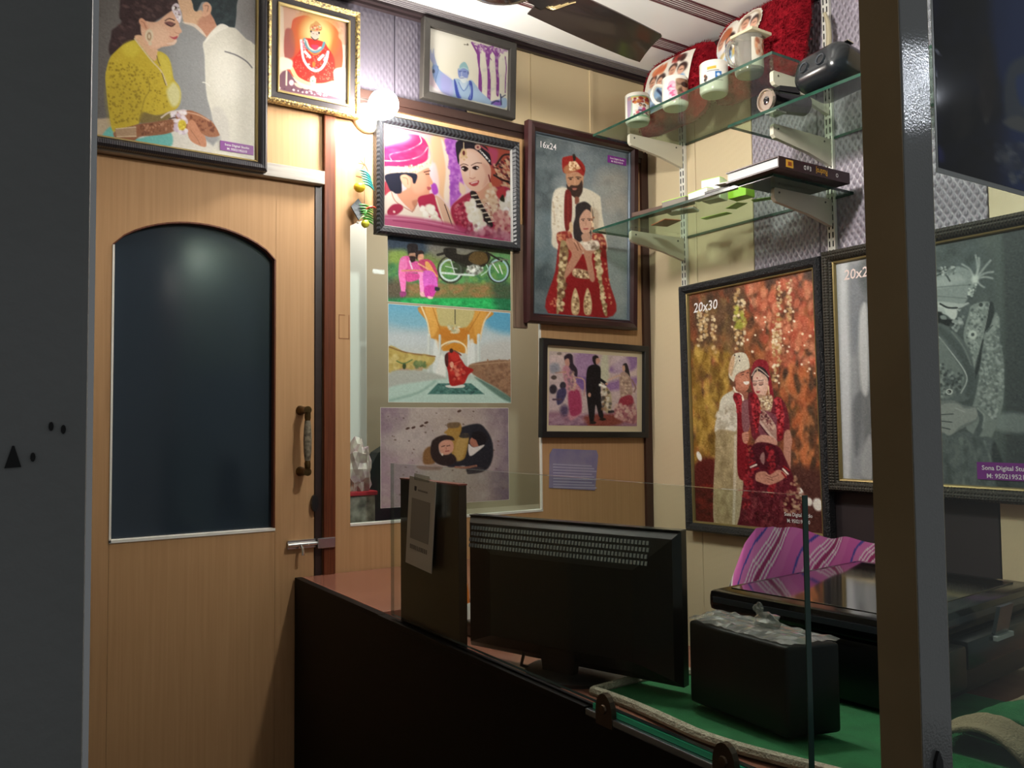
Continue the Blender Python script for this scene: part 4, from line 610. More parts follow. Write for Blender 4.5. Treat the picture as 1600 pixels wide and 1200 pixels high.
    c.p('-300,1250 130,1240 250,1240 330,1280 420,1290 440,1330 420,1400 330,1450 240,1500 200,1520 130,1480 -300,1500', '6c7273', 12); c.p('130,1290 260,1260 330,1300 420,1300 420,1380 300,1440 220,1510 140,1470', '8b8f8e', 14); c.l('140,1350 240,1345', 8, '3e4446'); c.l('140,1400 230,1410', 8, '3e4446'); c.l('150,1450 215,1465', 8, '3e4446'); c.l('260,1300 330,1330', 8, 'b0b4b2', 8, .7); c.p('420,1290 470,1330 480,1430 440,1520 400,1500 440,1400', '545c5e', 10); c.l('430,1300 480,1360 470,1450', 16, '98a09e', 8, .7)
    c.p('-300,1500 130,1490 200,1520 330,1480 440,1520 560,1560 640,1900 700,2100 -300,2100', '5a6264', 14); c.l('160,1560 220,1900 250,2100', 40, '454d4f', 20, .7); c.l('300,1540 330,1760 320,2000', 30, '76807f', 16, .7); c.l('400,1540 460,1800 500,2000', 26, '424a4c', 16, .7); c.l('480,1560 560,1800 600,2000', 20, '7c8685', 14, .6); c.blots('140,1560 500,1560 520,1950 160,1950', ['6c7473', '4a5254'], 90, 10, 26, .4, 2); c.p('560,1560 640,1760 700,2000 600,2000 540,1700', '33393b', 20, .8)
    CANV['p2024'] = c.grain(.012).done()
def art_small():
    k = GAIN['small']
    def M(cols, f, w_=60, h_=44):
        c = Art(w_, h_, [(0, 0), (100, 0), (100, 100), (0, 100)], k, cols); f(c); return c.done()
    def pair(c, x=50, y=50, s=1.0, a='8a2a34', b='e8e0d2'):
        c.p([(x-22*s, y+45*s), (x-20*s, y+5*s), (x-8*s, y-2*s), (x, y+10*s), (x, y+45*s)], b, 4); c.p([(x, y+45*s), (x, y+12*s), (x+9*s, y+2*s), (x+20*s, y+10*s), (x+24*s, y+45*s)], a, 4)
        c.e(x-9*s, y-18*s, 9.5*s, 9*s, '4a302a'); c.e(x+12*s, y-10*s, 10*s, 11*s, '3a2624'); c.e(x-9*s, y-11*s, 7.5*s, 10*s, 'cc9a80'); c.e(x+10*s, y-5*s, 6.5*s, 9*s, 'd6a68e'); c.l([(x-12*s, y-12*s), (x-6*s, y-12*s)], 1.5*s, '5a3a30', 2); c.l([(x+8*s, y-6*s), (x+13*s, y-6*s)], 1.5*s, '5a3a30', 2); c.l([(x-11*s, y-5*s), (x-7*s, y-5*s)], 1.5*s, 'a85a50', 2)
    def fA(c): c.p('0,0 100,0 100,100 0,100', '9fc0a4', 2, sm=False); c.p('4,6 96,6 96,20 4,20', 'd8b454', 4, sm=False); c.p('22,12 84,12 84,92 22,92', 'f0ebe2', 3, sm=False); c.blots('25,12 82,12 82,38 25,38', ['a83a30', 'd8863c', '8a1e24'], 26, 4, 8, .9); pair(c, 54, 55, .62, 'b8487a', 'c8c4dc'); c.blots('25,70 82,72 82,90 25,90', ['c05a6a', 'd8c0b0', '5a3a4c'], 20, 3, 6, .8); c.p('0,10 18,10 14,90 0,90', 'a06aa8', 5, .6); c.p('88,20 100,20 100,92 90,92', '8c5a3c', 5, .7)
    def fB(c): c.p('8,20 30,18 32,96 10,96', 'e2a8bc', 5); c.blots('10,30 30,30 30,90 12,90', ['d0487a', 'f0c8d4'], 20, 4, 8, .8); c.p('34,6 92,4 96,80 70,92 40,84', '8c7460', 6); c.blots('36,8 94,6 94,80 44,84', ['4a3428', 'b89a7c', '6a4a38', 'a8806a'], 60, 5, 13, .7); c.e(62, 44, 12, 18, 'b4866c'); c.e(62, 26, 15, 12, '3a2620'); c.p('46,90 50,62 62,58 76,64 84,92', 'a03c5c', 5)
    def fC(c): c.p('14,14 44,12 44,24 14,26', 'c8a83c', 3, sm=False); c.l('14,32 52,31', 3, '5a5a66', 2); c.p('40,36 62,36 62,64 40,64', '2f6eb4', 2, sm=False); c.e(51, 50, 6, 7, 'cfe0f2'); c.l('38,74 66,74', 3, '8a8a90', 2); c.blots('4,40 14,40 14,90 4,90', ['7a4a34', '2a2626'], 10, 3, 6, .9)
    def fD(c): c.p('20,4 96,4 92,60 30,60', 'b49880', 8, .9); c.blots('24,8 92,8 90,58 30,58', ['8a4a34', 'd8bca0', 'c07a54'], 24, 5, 11, .7)
    CANV['mugA'] = M('c8d6c8', fA); CANV['mugB'] = M('e6e0da', fB); CANV['mugC'] = M('ece9e0', fC); CANV['mugD'] = M('cfcabc', fD)
    def cA(c): pair(c, 30, 50, 1.0, '9ab4cc', 'c9cdd2'); pair(c, 74, 44, .95, '7aa0c8', 'e6d6cc'); c.blots('8,70 92,70 92,96 8,96', ['8ab0d8', 'e6e2d8', '4a5a80'], 40, 5, 10, .7); c.blots('20,8 45,8 45,24 20,24', ['c8623c', 'd88a5a'], 14, 4, 7, .8); c.blots('62,4 84,4 84,18 62,18', ['a83a34', '3a2622'], 14, 4, 7, .8); c.l('38,60 52,76', 5, '2c3c5c', 3)
    def cB(c): pair(c, 28, 52, 1.0, '8a9cc0', 'dcdce0'); c.e(28, 28, 13, 10, 'b4623c'); pair(c, 74, 40, .9, 'b08a70', 'd8c8b8'); c.blots('10,66 60,66 50,92 24,90', ['8ab4dc', 'f0ece4', 'c0a050'], 36, 4, 8, .8); c.l('60,14 80,12 92,30 84,60 64,62 56,36 60,14', 4, 'b0987c', 3, .8); c.l('34,50 44,70', 5, '2c3c5c', 3); c.l('40,48 46,62', 4, '3a3430', 3)
    CANV['cushA'] = M('e6dfd4', cA, 56, 48); CANV['cushB'] = M('e9e3d8', cB, 64, 58)
def art_poster():
    c = Art(90, 240, [(1456, -576.8), (1700, -330.3), (1757.5, 335.2), (1462, 262)], GAIN['poster'], '0a0c1c').t(1300, 0, 2.5)
    c.g([(360, '2a2c5c'), (430, '0d0e22'), (560, '08080e'), (650, '18203c'), (720, '24407c'), (800, '2a4a8a')], 'x'); c.blots('380,0 640,0 640,640 400,620', ['06070c', '10142a', '1a1c2c'], 60, 20, 60, .5); c.p('590,250 620,240 635,340 620,430 600,430 592,350', '54524e', 14); c.blots('480,300 540,300 540,520 470,520', ['302c2a', '201e22'], 40, 8, 22, .5, 2, 20); c.blots('580,80 640,80 640,400 580,360', ['3a302c', '241e1e'], 30, 10, 30, .5, 2)
    c.p('640,-200 850,-200 850,330 760,250 660,220', '23407e', 40, .8); c.p('700,180 850,150 850,420 760,460 690,420', '6e7478', 20, .8); c.p('730,230 800,220 800,330 750,350', '3c5aa0', 16, .8); c.p('680,420 750,400 800,480 700,450', '8c8c86', 14, .8); c.blots('650,530 850,520 850,720 700,700 660,600', ['7c8088', '4a5468', 'a2a6aa', '39456a'], 90, 10, 24, .6); c.l('368,110 400,105 418,128', 8, 'd8dcf0'); c.l('372,130 392,170 402,220', 7, 'c4c8e0'); c.p('380,540 420,560 430,620 395,620', '4a4ca0', 20, .7)  # two pale strokes at the left: scratches with their highlights painted in
    CANV['poster'] = c.done()
GAIN = dict(couple=.82, shrine=.42, elder=.5, pink=.36, bike=1.25, corridor=.95, embrace=1.05, p1624=1.15, function=1.15, p2030=1.05, p2024=1.2, small=.95, poster=.8)
for _f in (art_couple, art_shrine, art_elder, art_pink, art_bike, art_corridor, art_embrace, art_1624, art_function, art_2030, art_2024, art_small, art_poster): _f()
# ------------------------------------------------------------------ shopfront
PXL, PXR, PYN, PYF = -1.318, -1.265, -1.822, -1.776
lj = struct('trim_9', MB().box(-2.30, -2.053, -1.845, -1.80, -.03, 2.72, b=.003), ALUL)
MB().box(-2.053, -2.0495, -1.835, -1.81, 0, 2.72).build('edge_strip', STEEL, lj)
mark = mat('black_chip', '060606', .7)
def chip(pts): MB().prism([(x, -1.8452, z) for x, z in pts], (0, -.0006, 0)).build('paint_chip', mark, lj)
def at_jamb(px, py):   # jamb-face position of a chip seen at a photo pixel
    return (-2.089+(px/140)*.0385, 1.422-(py-600)*.000372)
chip([at_jamb(*p) for p in ((15, 680), (18, 680), (29, 707), (4, 708))])
for c in ((46, 695), (73, 656), (92, 660)):
    chip([at_jamb(c[0]+4*math.cos(a), c[1]+6*math.sin(a)) for a in np.linspace(0, 5.6, 9)])
rp = struct('trim_10', MB().box(PXL+.0015, PXR, PYN, PYF, -.03, 2.72, b=.002), ALU)
MB().box(PXL, PXL+.0015, PYN+.001, PYF-.001, -.03, 2.72).build('side_reflection', POSTREFL, rp)  # thin sheet carrying the painted door reflection
MB().box(PXR, PXR+.004, PYN+.004, PYN+.010, -.03, 2.72).build('glazing_bead', STEEL, rp)
MB().prism([(-1.304, PYN-.0003, 1.02), (-1.286, PYN-.0003, 1.02), (-1.289, PYN-.0003, 1.066), (-1.295, PYN-.0003, 1.076), (-1.301, PYN-.0003, 1.066)], (0, -.003, 0)).build('bolt_cover', BLACK, rp)
struct('window_1', MB().box(PXR, 0, -1.802, -1.796, -.03, 2.69), glass_mat('shopfront_glass', 'eef6f3', refl=.45))
struct('trim_11', MB().box(-2.053, -1.318, -1.84, -1.79, 2.60, 2.72).box(-1.265, .0, -1.84, -1.79, 2.66, 2.72), ALUL)

# ------------------------------------------------------------------ door
dr = bpy.data.objects.new('door_1', None); COL.objects.link(dr); dr.location = (DX0, .02, 0); dr['kind'] = 'structure'
dr['label'] = 'tan veneered door with arched dark glass panel'
VX0, VX1, VZ0, VZS, VZP = -1.791, -1.376, 1.117, 1.863, 1.942
MB().box(DX0+.003, VX0, .003, .038, .01, 2.085).build('stile', W_TAN, dr)
MB().box(VX1, DX1-.002, .003, .038, .01, 2.085).build('stile', W_TAN, dr)
MB().box(VX0+.0006, VX1-.0006, .0033, .038, .01, VZ0-.0006).build('rail', W_TAN, dr)
ar = arch(VX0, VX1, VZS, VZP); tr_ = MB()
for (xa, za), (xb, zb) in zip(ar, ar[1:]): tr_.prism([(xa, .0035, za), (xb, .0035, zb), (xb, .0035, 2.085), (xa, .0035, 2.085)], (0, .034, 0))
tr_.build('rail', W_TAN, dr)
pane = MB().prism([(VX0-.005, .026, VZ0-.005)]+[(x, .026, z+.004) for x, z in ar]+[(VX1+.005, .026, VZ0-.005)], (0, .004, 0))
pane.build('pane', mat('dark_film_glass', '232d37', .12, spec=.5, coat=.2), dr)
MB().box(VX0, VX0+.005, .001, .026, VZ0, VZS-.002).box(VX0, VX1, .001, .026, VZ0-.001, VZ0+.006).build('edge_bead', mat('white_bead', 'e6e4dc', .5), dr)
MB().box(VX1-.004, VX1, .004, .026, VZ0+.005, VZS).build('edge_bead', W_RED, dr)
eb = MB()
for (xa, za), (xb, zb) in zip(ar, ar[1:]): eb.prism([(xa, .003, za), (xb, .003, zb), (xb, .003, zb-.004), (xa, .003, za-.004)], (0, .022, 0))
eb.build('edge_bead', W_RED, dr)
# pull handle with pale grip
HX, HY = -1.302, -.045
hd = MB(); hd.tube([(HX, HY, 1.285), (HX, HY, 1.298), (HX, HY, 1.31)], [.008, .009, .006], 12)
hd.tube([(HX, HY, 1.412), (HX, HY, 1.424), (HX, HY, 1.44)], [.006, .009, .008], 12)
for z in (1.445, 1.275): hd.tube([(HX, HY-.003, z), (HX, -.015, z), (HX-.004, .004, z)], [.011, .010, .014], 12)
h = hd.build('handle', BRASS, dr, smooth=True)
MB().tube([(HX, HY, 1.306), (HX, HY, 1.33), (HX, HY, 1.36), (HX, HY, 1.39), (HX, HY, 1.416)], [.008, .0105, .0115, .0105, .008], 14).build('grip', mat('pale_enamel', '8a8270', .3, vary=(90, '40382c', .9)), h, smooth=True)
MB().prism([(-1.268+.010*math.cos(a), -.001, 1.185+.024*math.sin(a)) for a in np.linspace(0, 5.9, 12)], (0, -.012, 0)).build('lock_plate', BLACK, dr)
bo = MB().box(-1.343, -1.262, -.004, .003, 1.062, 1.086, b=.001)
bolt = bo.build('tower_bolt', STEEL, dr)
MB().tube([(-1.345, -.011, 1.074), (-1.238, -.011, 1.074)], .006, 10).build('bolt_rod', STEEL, bolt, smooth=True)
MB().tube([(-1.308, -.012, 1.074), (-1.308, -.024, 1.064), (-1.308, -.027, 1.046)], [.004, .004, .005], 8).build('bolt_knob', STEEL, bolt, smooth=True)
MB().box(-1.262, -1.212, -.021, -.0142, 1.060, 1.088, b=.001).build('keeper', STEEL, bolt)
# ------------------------------------------------------------------ partition window
wn = struct('window_2', MB().prism([(WX0+.001, .008, WZ0+.001)]+[(x, .008, z-.001) for x, z in A]+[(WX1-.001, .008, WZ0+.001)], (0, .004, 0)), GLASS)
MB().box(WX0, WX1, -.002, .02, WZ0-.004, WZ0+.003).box(WX1-.006, WX1-.001, -.002, .008, WZ0, WZS).build('frame_bead', mat('white_bead2', 'd8d6cf', .5), wn)
# store room contents seen behind the pane
bl = bpy.data.lights.new('store_room_fill', 'AREA'); bl.shape = 'RECTANGLE'; bl.size = .9; bl.size_y = .1; bl.energy = ROOM_FILL; bl.color = (1, .97, .92)  # added area light to brighten the store room, no fixture seen
lo = bpy.data.objects.new('store_room_fill', bl); COL.objects.link(lo); lo.location = (-.75, .11, 2.26)
tag(lo, 'unseen fill light added at the ceiling of the store room behind the partition window', 'lamp')
MB().box(-1.09, -1.022, .195, .255, 1.085, 2.28, b=.004).build('store_post', mat('store_post_grey', 'eceeee', .4), st)
ch = thing('office_chair', 'black office chair back seen through the lower left of the partition window', 'chair', (-.93, .2, 1.085))
cb = MB(); prof = [(-.07, 0), (-.085, .05), (-.08, .12), (-.066, .18), (-.045, .215), (-.01, .235), (.05, .24), (.11, .235), (.125, .12), (.12, 0)]
cb.prism([(-.93+x-.02, .17, 1.10+z) for x, z in prof], (0, .06, 0)); cb.build('backrest', mat('chair_black', '20282c', .45), ch)
MB().box(-1.035, -.8, .1, .3, 1.0852, 1.10, b=.006).build('seat', mat('chair_black', '20282c', .45), ch)
pb = thing('plastic_bag', 'crumpled clear pink bag on the store shelf behind the partition window', 'bag', (-1.06, .13, 1.085))
random.seed(4); bg = bmesh.new(); bmesh.ops.create_icosphere(bg, subdivisions=3, radius=1)
for v in bg.verts:
    k = 1+.22*random.uniform(-1, 1); v.co = Vector((-1.085+v.co.x*.045*k, .125+v.co.y*.04*k, 1.27+v.co.z*.085*k))
MB().bm(bg).build('wrapper', mat('pink_film', 'b99aa6', .3, vary=(30, 'd8cfc4', 1.0)), pb)
MB().box(-1.13, -1.04, .09, .16, 1.0855, 1.19, b=.006).build('carton', mat('carton_grey', 'a9a79d', .6, vary=(25, '44423c', .9)), pb)
MB().box(-1.135, -1.035, .085, .165, 1.19, 1.203, b=.003).build('lid', mat('red_lid', 'b02a34', .4), pb)
tag(MB().box(-1.14, -1.0, .27, .33, 1.345, 1.351).build('shelf_edge', mat('yellow_edge', 'c8a23c', .4)), 'yellow edged strip crossing the store room behind the partition window', 'shelf') if False else None
# dark batten on the right of the pane
tag(MB().box(-.594, -.543, -.012, -.0005, 1.715, 2.06, b=.002).build('wooden_batten', wood_mat('batten', '6d5a4c', '4b3a30')), 'short brown wooden batten beside the reddish brown portrait frame', 'batten')
# outline of dried glue on the strip between door post and window
gl = MB()
for a in ((-1.194, -1.192, 1.652, 1.722), (-1.164, -1.162, 1.652, 1.722), (-1.194, -1.162, 1.652, 1.654), (-1.194, -1.175, 1.720, 1.722)): gl.box(a[0], a[1], -.0006, 0, a[2], a[3])
tag(gl.build('glue_residue', mat('glue_brown', '8c5a34', .6)), 'square outline of dried brown glue beside the door post', 'glue mark')

# ------------------------------------------------------------------ framed pictures and prints
def moulding(parent, u0, u1, v0, v1, prof, m, place, name='moulding'):
    """four mitred bars; prof = [(inset, height)...]; place(u,v,w) -> world"""
    for side in range(4):
        mb = MB(); P = []
        for t, hgt in prof:
            if side == 0: a, b = (u0+t, v0+t), (u1-t, v0+t)
            elif side == 1: a, b = (u1-t, v0+t), (u1-t, v1-t)
            elif side == 2: a, b = (u1-t, v1-t), (u0+t, v1-t)
            else: a, b = (u0+t, v1-t), (u0+t, v0+t)
            P += [place(*a, hgt), place(*b, hgt)]
        n = len(prof)
        fs = [(2*i, 2*i+1, 2*((i+1) % n)+1, 2*((i+1) % n)) for i in range(n)]
        fs += [tuple(2*i for i in range(n)), tuple(2*i+1 for i in range(n))[::-1]]
        mb.add(P, fs); mb.build(name, m, parent)
def print_mesh(parent, name, canvas, u0, u1, v0, v1, wz, place, m, loc=None):
    H_, W_ = canvas.shape[:2]
    us = np.linspace(u0, u1, W_); vv = np.linspace(v1, v0, H_)
    o00 = np.array(place(0, 0, wz)); ex = np.array(place(1, 0, wz))-o00; ey = np.array(place(0, 1, wz))-o00
    G = o00 + us[None, :, None]*ex + vv[:, None, None]*ey
    G = G.reshape(-1, 3)
    if parent is not None:
        inv = np.array(wmat(parent).inverted()); G = G @ inv[:3, :3].T + inv[:3, 3]
    elif loc is not None: G = G - np.array(loc)
    me = bpy.data.meshes.new(name)
    nq = (H_-1)*(W_-1)
    i, j = np.meshgrid(np.arange(H_-1), np.arange(W_-1), indexing='ij')
    a = (i*W_+j).ravel(); q = np.stack([a, a+W_, a+W_+1, a+1], 1).astype(np.int32)
    me.vertices.add(len(G)); me.vertices.foreach_set('co', G.astype(np.float32).ravel())
    me.loops.add(nq*4); me.loops.foreach_set('vertex_index', q.ravel())
    me.polygons.add(nq); me.polygons.foreach_set('loop_start', np.arange(0, nq*4, 4, dtype=np.int32))
    me.update(calc_edges=True)
    at = me.color_attributes.new('print', 'FLOAT_COLOR', 'POINT')
    rgba = np.ones((len(G), 4), np.float32); rgba[:, :3] = canvas.reshape(-1, 3)
    at.data.foreach_set('color', rgba.ravel()); me.materials.append(m)
    o = bpy.data.objects.new(name, me); COL.objects.link(o)
    if parent is not None: o.parent = parent
    elif loc is not None: o.location = loc
    return o
def print_mat(name, rough=.4, spec=.35, coat=0.0):
    if name in MATS: return MATS[name]
    m = mat(name, '808080', rough, spec=spec, coat=coat)
    nt = m.node_tree; a = nt.nodes.new('ShaderNodeAttribute'); a.attribute_name = 'print'
    nt.links.new(a.outputs['Color'], nt.nodes['Principled BSDF'].inputs['Base Color'])
    return m
PAPER = print_mat('photo_paper', .32, .3)
PGLOSS = print_mat('laminated_photo', .22, .4)
def placer(o, ux, uy, n):
    o, ux, uy, n = Vector(o), Vector(ux), Vector(uy), Vector(n)
    return lambda u, v, w: tuple(o+ux*u+uy*v+n*w)
def wall_place(wall, c, lean=0, roll=0):
    """c = bottom centre of the frame on the wall; lean tips the top into the room, roll turns it in its own plane"""
    if wall == 'back': ux, uy, n = Vector((1, 0, 0)), Vector((0, 0, 1)), Vector((0, -1, 0))
    else: ux, uy, n = Vector((0, -1, 0)), Vector((0, 0, 1)), Vector((-1, 0, 0))
    uy2 = uy*math.cos(lean)+n*math.sin(lean); n2 = n*math.cos(lean)-uy*math.sin(lean)
    ux3 = ux*math.cos(roll)+uy2*math.sin(roll); uy3 = uy2*math.cos(roll)-ux*math.sin(roll)
    return placer(c, ux3, uy3, n2), ux3, uy3, n2
BACKING = mat('frame_backing', '3a2c22', .8)
def framed(label, wall, c, w_, h_, b, depth, canvas, fm, lean=0, roll=0, prof=None, lip=None, lipm=None, mount=None, mountm=None, pm=None, iw=None, cat='picture frame', name='picture_frame', off=.001):
    base = Vector(c)+(Vector((0, -off, 0)) if wall == 'back' else Vector((-off, 0, 0)))
    pl, ux, uy, n = wall_place(wall, base, lean, roll)
    t = thing(name, label, cat, base[:])
    u0, u1, v0, v1 = -w_/2, w_/2, 0, h_
    d = depth
    prof = prof or [(0, 0), (0, d*.75), (b*.25, d), (b*.7, d*.9), (b, d*.55), (b, 0)]
    moulding(t, u0, u1, v0, v1, prof, fm, pl)
    i0, i1, j0, j1 = u0+b, u1-b, v0+b, v1-b
    if lip:
        moulding(t, i0, i1, j0, j1, [(0, 0), (0, d*.62), (lip*.6, d*.58), (lip, d*.42), (lip, 0)], lipm, pl, 'gilt_fillet')
        i0 += lip; i1 -= lip; j0 += lip; j1 -= lip
    bk = MB(); P = [pl(u0+b*.3, v0+b*.3, .0005), pl(u1-b*.3, v0+b*.3, .0005), pl(u1-b*.3, v1-b*.3, .0005), pl(u0+b*.3, v1-b*.3, .0005)]
    bk.prism(P, n*(d*.2)); bk.build('backing', BACKING, t)
    if mount:
        ml, mr, mb_, mt = mount
        q = [pl(i0-.001, j0-.001, d*.25), pl(i1+.001, j0-.001, d*.25), pl(i1+.001, j1+.001, d*.25), pl(i0-.001, j1+.001, d*.25)]
        MB().prism(q, n*.001).build('mount', mountm, t)
        i0 += ml; i1 -= mr; j0 += mb_; j1 -= mt
    print_mesh(t, 'photograph', canvas, i0, i1, j0, j1, d*.32, pl, pm or PAPER)
    return t, pl, ux, uy, n, (i0, i1, j0, j1, d*.32)

# top left: large dark frame over the door
RIBDK = node_bump(mat('dark_ribbed_frame', '2b2a30', .33, spec=.5), [((0, 0, 0), 60, 'X')], .25, .002)
GILT = mat('gilt', '9c8a5c', .36, metal=.6)
t1, pl1, ux1, uy1, n1, r1 = framed('large dark framed photo of couple in yellow and white, above the door', 'back', (-1.685, -.024, 2.092), .535, .555, .024, .03,
    CANV['couple'], RIBDK, lip=.006, lipm=GILT, lean=R(-.2))
PURPLE = mat('purple_caption', '7d2f8c', .4); WHITEINK = mat('white_ink', 'f1eef0', .5)
def caption(t, pl, ux, uy, n, r, u, v, wd, ht, size, strip=True, ink=None, lines=('Sona Digital Studio', 'M: 9502195210'), tilt=0, gap=1.25, align='CENTER', bold=.012, squash=1.0):
    w3 = r[4]+.0012
    if strip:
        q = [pl(u-wd/2, v, w3), pl(u+wd/2, v, w3), pl(u+wd/2, v+ht, w3), pl(u-wd/2, v+ht, w3)]
        MB().prism(q, n*.0002).build('caption_strip', PURPLE, t)
    for k, ln in enumerate(lines):
        lettering(ln, ink or WHITEINK, t, pl(u, v+ht*.56-k*size*gap, w3+.0004), ux, uy, size, bold=bold, align=align, squash=squash)
caption(t1, pl1, ux1, uy1, n1, r1, r1[1]-.048, r1[2]+.012, .088, .026, .0085)

# ornate gold and dark frame with the garlanded shrine figure
ORN = mat('ornate_dark_gold', '4b4038', .38, metal=.3, vary=(130, 'd8be78', 1.0), bump=(150, .8))
DKM = mat('ornate_dark', '2f2b2e', .35)
bt = .0
tg, plg, uxg, uyg, ng, rg = framed('ornate gold trimmed frame with red garlanded shrine figure', 'back', (-1.282, -.020, 2.293), .272, .312, .014, .026,
    CANV['shrine'], ORN, lip=.022, lipm=DKM, lean=R(1.0))
gi = rg; moulding(tg, gi[0]-.006, gi[1]+.006, gi[2]-.006, gi[3]+.006, [(0, 0), (0, .0185), (.003, .0195), (.006, .017), (.006, 0)], GILT, plg, 'inner_gilt')
# plain grey brown frame with the man in blue raising his arm
GBF = mat('grey_brown_frame', '2d2a27', .5, vary=(40, '35312d', .6))
framed('plain grey framed picture of an elder in blue raising one arm', 'back', (-.769, -.012, 2.400), .340, .250, .024, .024, CANV['elder'], GBF, lean=R(2.2), roll=R(-.5),
       prof=[(0, 0), (0, .022), (.003, .024), (.022, .022), (.024, .02), (.024, 0)])
# pink wedding portrait in ribbed grey frame
RIB = node_bump(mat('ribbed_pewter_frame', '26272b', .4, spec=.35), [((0, 0, 0), 46, 'DIAGONAL')], .45, .003)
tp, plp, uxp, uyp, np_, rp_ = framed('ribbed pewter frame with bright pink close-up of bride and turbaned groom', 'back', (-.834, -.004, 1.966), .508, .360, .026, .032,
    CANV['pink'], RIB, lip=.003, lipm=mat('silver_lip', '8c8c8a', .35, metal=.4), pm=PGLOSS)
# 16x24 portrait
MAH = mat('mahogany_frame', '33181a', .3, spec=.5, coat=.2, vary=(12, '280f12', .7))
t2, pl2, ux2, uy2, n2, r2_ = framed('reddish brown framed 16x24 portrait of groom standing behind bride', 'back', (-.321, -.004, 1.733), .478, .668, .032, .034,
    CANV['p1624'], MAH, lip=.005, lipm=mat('slate_lip', '5a6470', .3, metal=.4), lean=R(2.0))
lettering('16x24', WHITEINK, t2, pl2(r2_[0]+.016, r2_[3]-.042, r2_[4]+.001), ux2, uy2, .030, squash=.95, bold=.004)
caption(t2, pl2, ux2, uy2, n2, r2_, r2_[1]-.052, r2_[3]-.046, .086, .026, .0085)
# black frame with cream mount: function scene
BLKF = mat('black_frame', '15171a', .35)
framed('black framed function photo of man in dark suit and women, near the corner', 'back', (-.264, -.001, 1.352), .470, .330, .021, .022, CANV['function'], BLKF, roll=R(-1.0), lean=R(.6),
       mount=(.016, .024, .020, .020), mountm=mat('cream_mount', 'cdbf9f', .6), prof=[(0, 0), (0, .020), (.002, .022), (.019, .022), (.021, .02), (.021, 0)])
# right wall: 20x30
SNAKE = mat('black_textured_frame', '232428', .38, spec=.5, bump=(220, .8))
t3, pl3, ux3, uy3, n3, r3 = framed('black textured frame, 20x30 print of wedding couple before orange flowers', 'right', (-.004, -.488, 1.040), .572, .834, .028, .034,
    CANV['p2030'], SNAKE, lip=.006, lipm=GILT, roll=R(.9))
lettering('20x30', WHITEINK, t3, pl3(r3[0]+.018, r3[3]-.062, r3[4]+.001), ux3, uy3, .046, squash=.95, bold=.012, shear=.15)
caption(t3, pl3, ux3, uy3, n3, r3, r3[1]-.085, r3[2]+.020, .1, .04, .0155, strip=False, squash=.85)
# right wall: 20x24 black and white
WEAVE = mat('woven_dark_frame', '3a362f', .45, spec=.4)
node_bump(WEAVE, [((0, 0, 0), 38, 'Y'), ((0, 0, 0), 38, 'Z')], .9, .004)
t4, pl4, ux4, uy4, n4, r4 = framed('woven dark frame, 20x24 black and white print of man clasping hands', 'right', (-.004, -1.070, 1.202), .596, .684, .032, .036,
    CANV['p2024'], WEAVE, lip=.006, lipm=GILT, pm=PGLOSS, lean=R(.5))
lettering('20x24', mat('rose_ink', 'e8d6d2', .5), t4, pl4(r4[0]+.024, r4[3]-.050, r4[4]+.001), ux4, uy4, .040, squash=.95, bold=.012, shear=.1)
caption(t4, pl4, ux4, uy4, n4, r4, r4[1]-.072, r4[2]+.016, .142, .042, .0155)
# unframed prints stuck on the window pane
def stuck(label, x0, x1, z0, z1, canvas, y=-.001, th=.0012, roll=0):
    pl, ux, uy, n = wall_place('back', (x0, y, z0), 0, roll)
    t = thing('photo_print', label, 'photo', (x0, y, z0))
    MB().prism([pl(0, 0, 0), pl(x1-x0, 0, 0), pl(x1-x0, z1-z0, 0), pl(0, z1-z0, 0)], n*th).build('sheet', WHITE, t)
    print_mesh(t, 'photograph', canvas, .001, x1-x0-.001, .001, z1-z0-.001, th+.0003, pl, PAPER)
stuck('unframed print of couple in pink seated beside a motorbike, below pink portrait', -1.041, -.602, 1.770, 1.975, CANV['bike'])
stuck('unframed print of red gown dancing in an arched corridor', -1.040, -.605, 1.469, 1.764, CANV['corridor'], y=-.0012)
stuck('unframed print seen from above of a couple embracing on pale ground', -1.066, -.617, 1.158, 1.454, CANV['embrace'], y=-.003)
tn = thing('notice_paper', 'small faded purple notice with rows of print below the black frame', 'notice', (-.455, -.001, 1.175))
MB().prism([(-.457, -.001, 1.188), (-.262, -.001, 1.170), (-.246, -.001, 1.290), (-.253, -.001, 1.308), (-.440, -.001, 1.318), (-.453, -.001, 1.300)], (0, -.001, 0)).build('sheet', mat('notice_purple', '8d86a0', .6, vary=(18, '77709a', .8)), tn)
for k in range(9):
    z = 1.268-k*.0095; MB().prism([(-.440, -.0022, z), (-.275+.01*(k % 3), -.0022, z-.012), (-.275+.01*(k % 3), -.0022, z-.016), (-.440, -.0022, z-.004)], (0, -.0003, 0)).build('print_line', mat('notice_line', 'a9a6c0', .6), tn)

# ------------------------------------------------------------------ bulb and charm
bu = thing('light_bulb', 'glowing white bulb in cream wall holder above the pink portrait', 'lamp', (-1.104, 0, 2.315))
MB().lathe([(.045, 0), (.045, .012), (.038, .022), (.024, .030), (.022, .058), (.019, .066)], (-1.108, 0, 2.312), 'Y', 24).build('holder', mat('cream_bakelite', 'ddd0b4', .4), bu, smooth=True)
MB().lathe([(.015, .055), (.018, .066), (.029, .084), (.039, .103), (.0425, .121), (.039, .141), (.029, .157), (.014, .166), (0, .168)], (-1.108, 0, 2.315), 'Y', 28).build('glass_bulb', mat('bulb_glow', 'ffffff', .5, emit='fffaf0', estr=BULB_STRENGTH), bu, smooth=True)
cl_ = thing('ceiling_bulb', 'white bulb hanging from the ceiling on a short cord beside the fan', 'lamp', (-1.00, -1.08, 2.30))
CB = ((1, 0, 0), (0, 1, 0), (0, 0, -1))
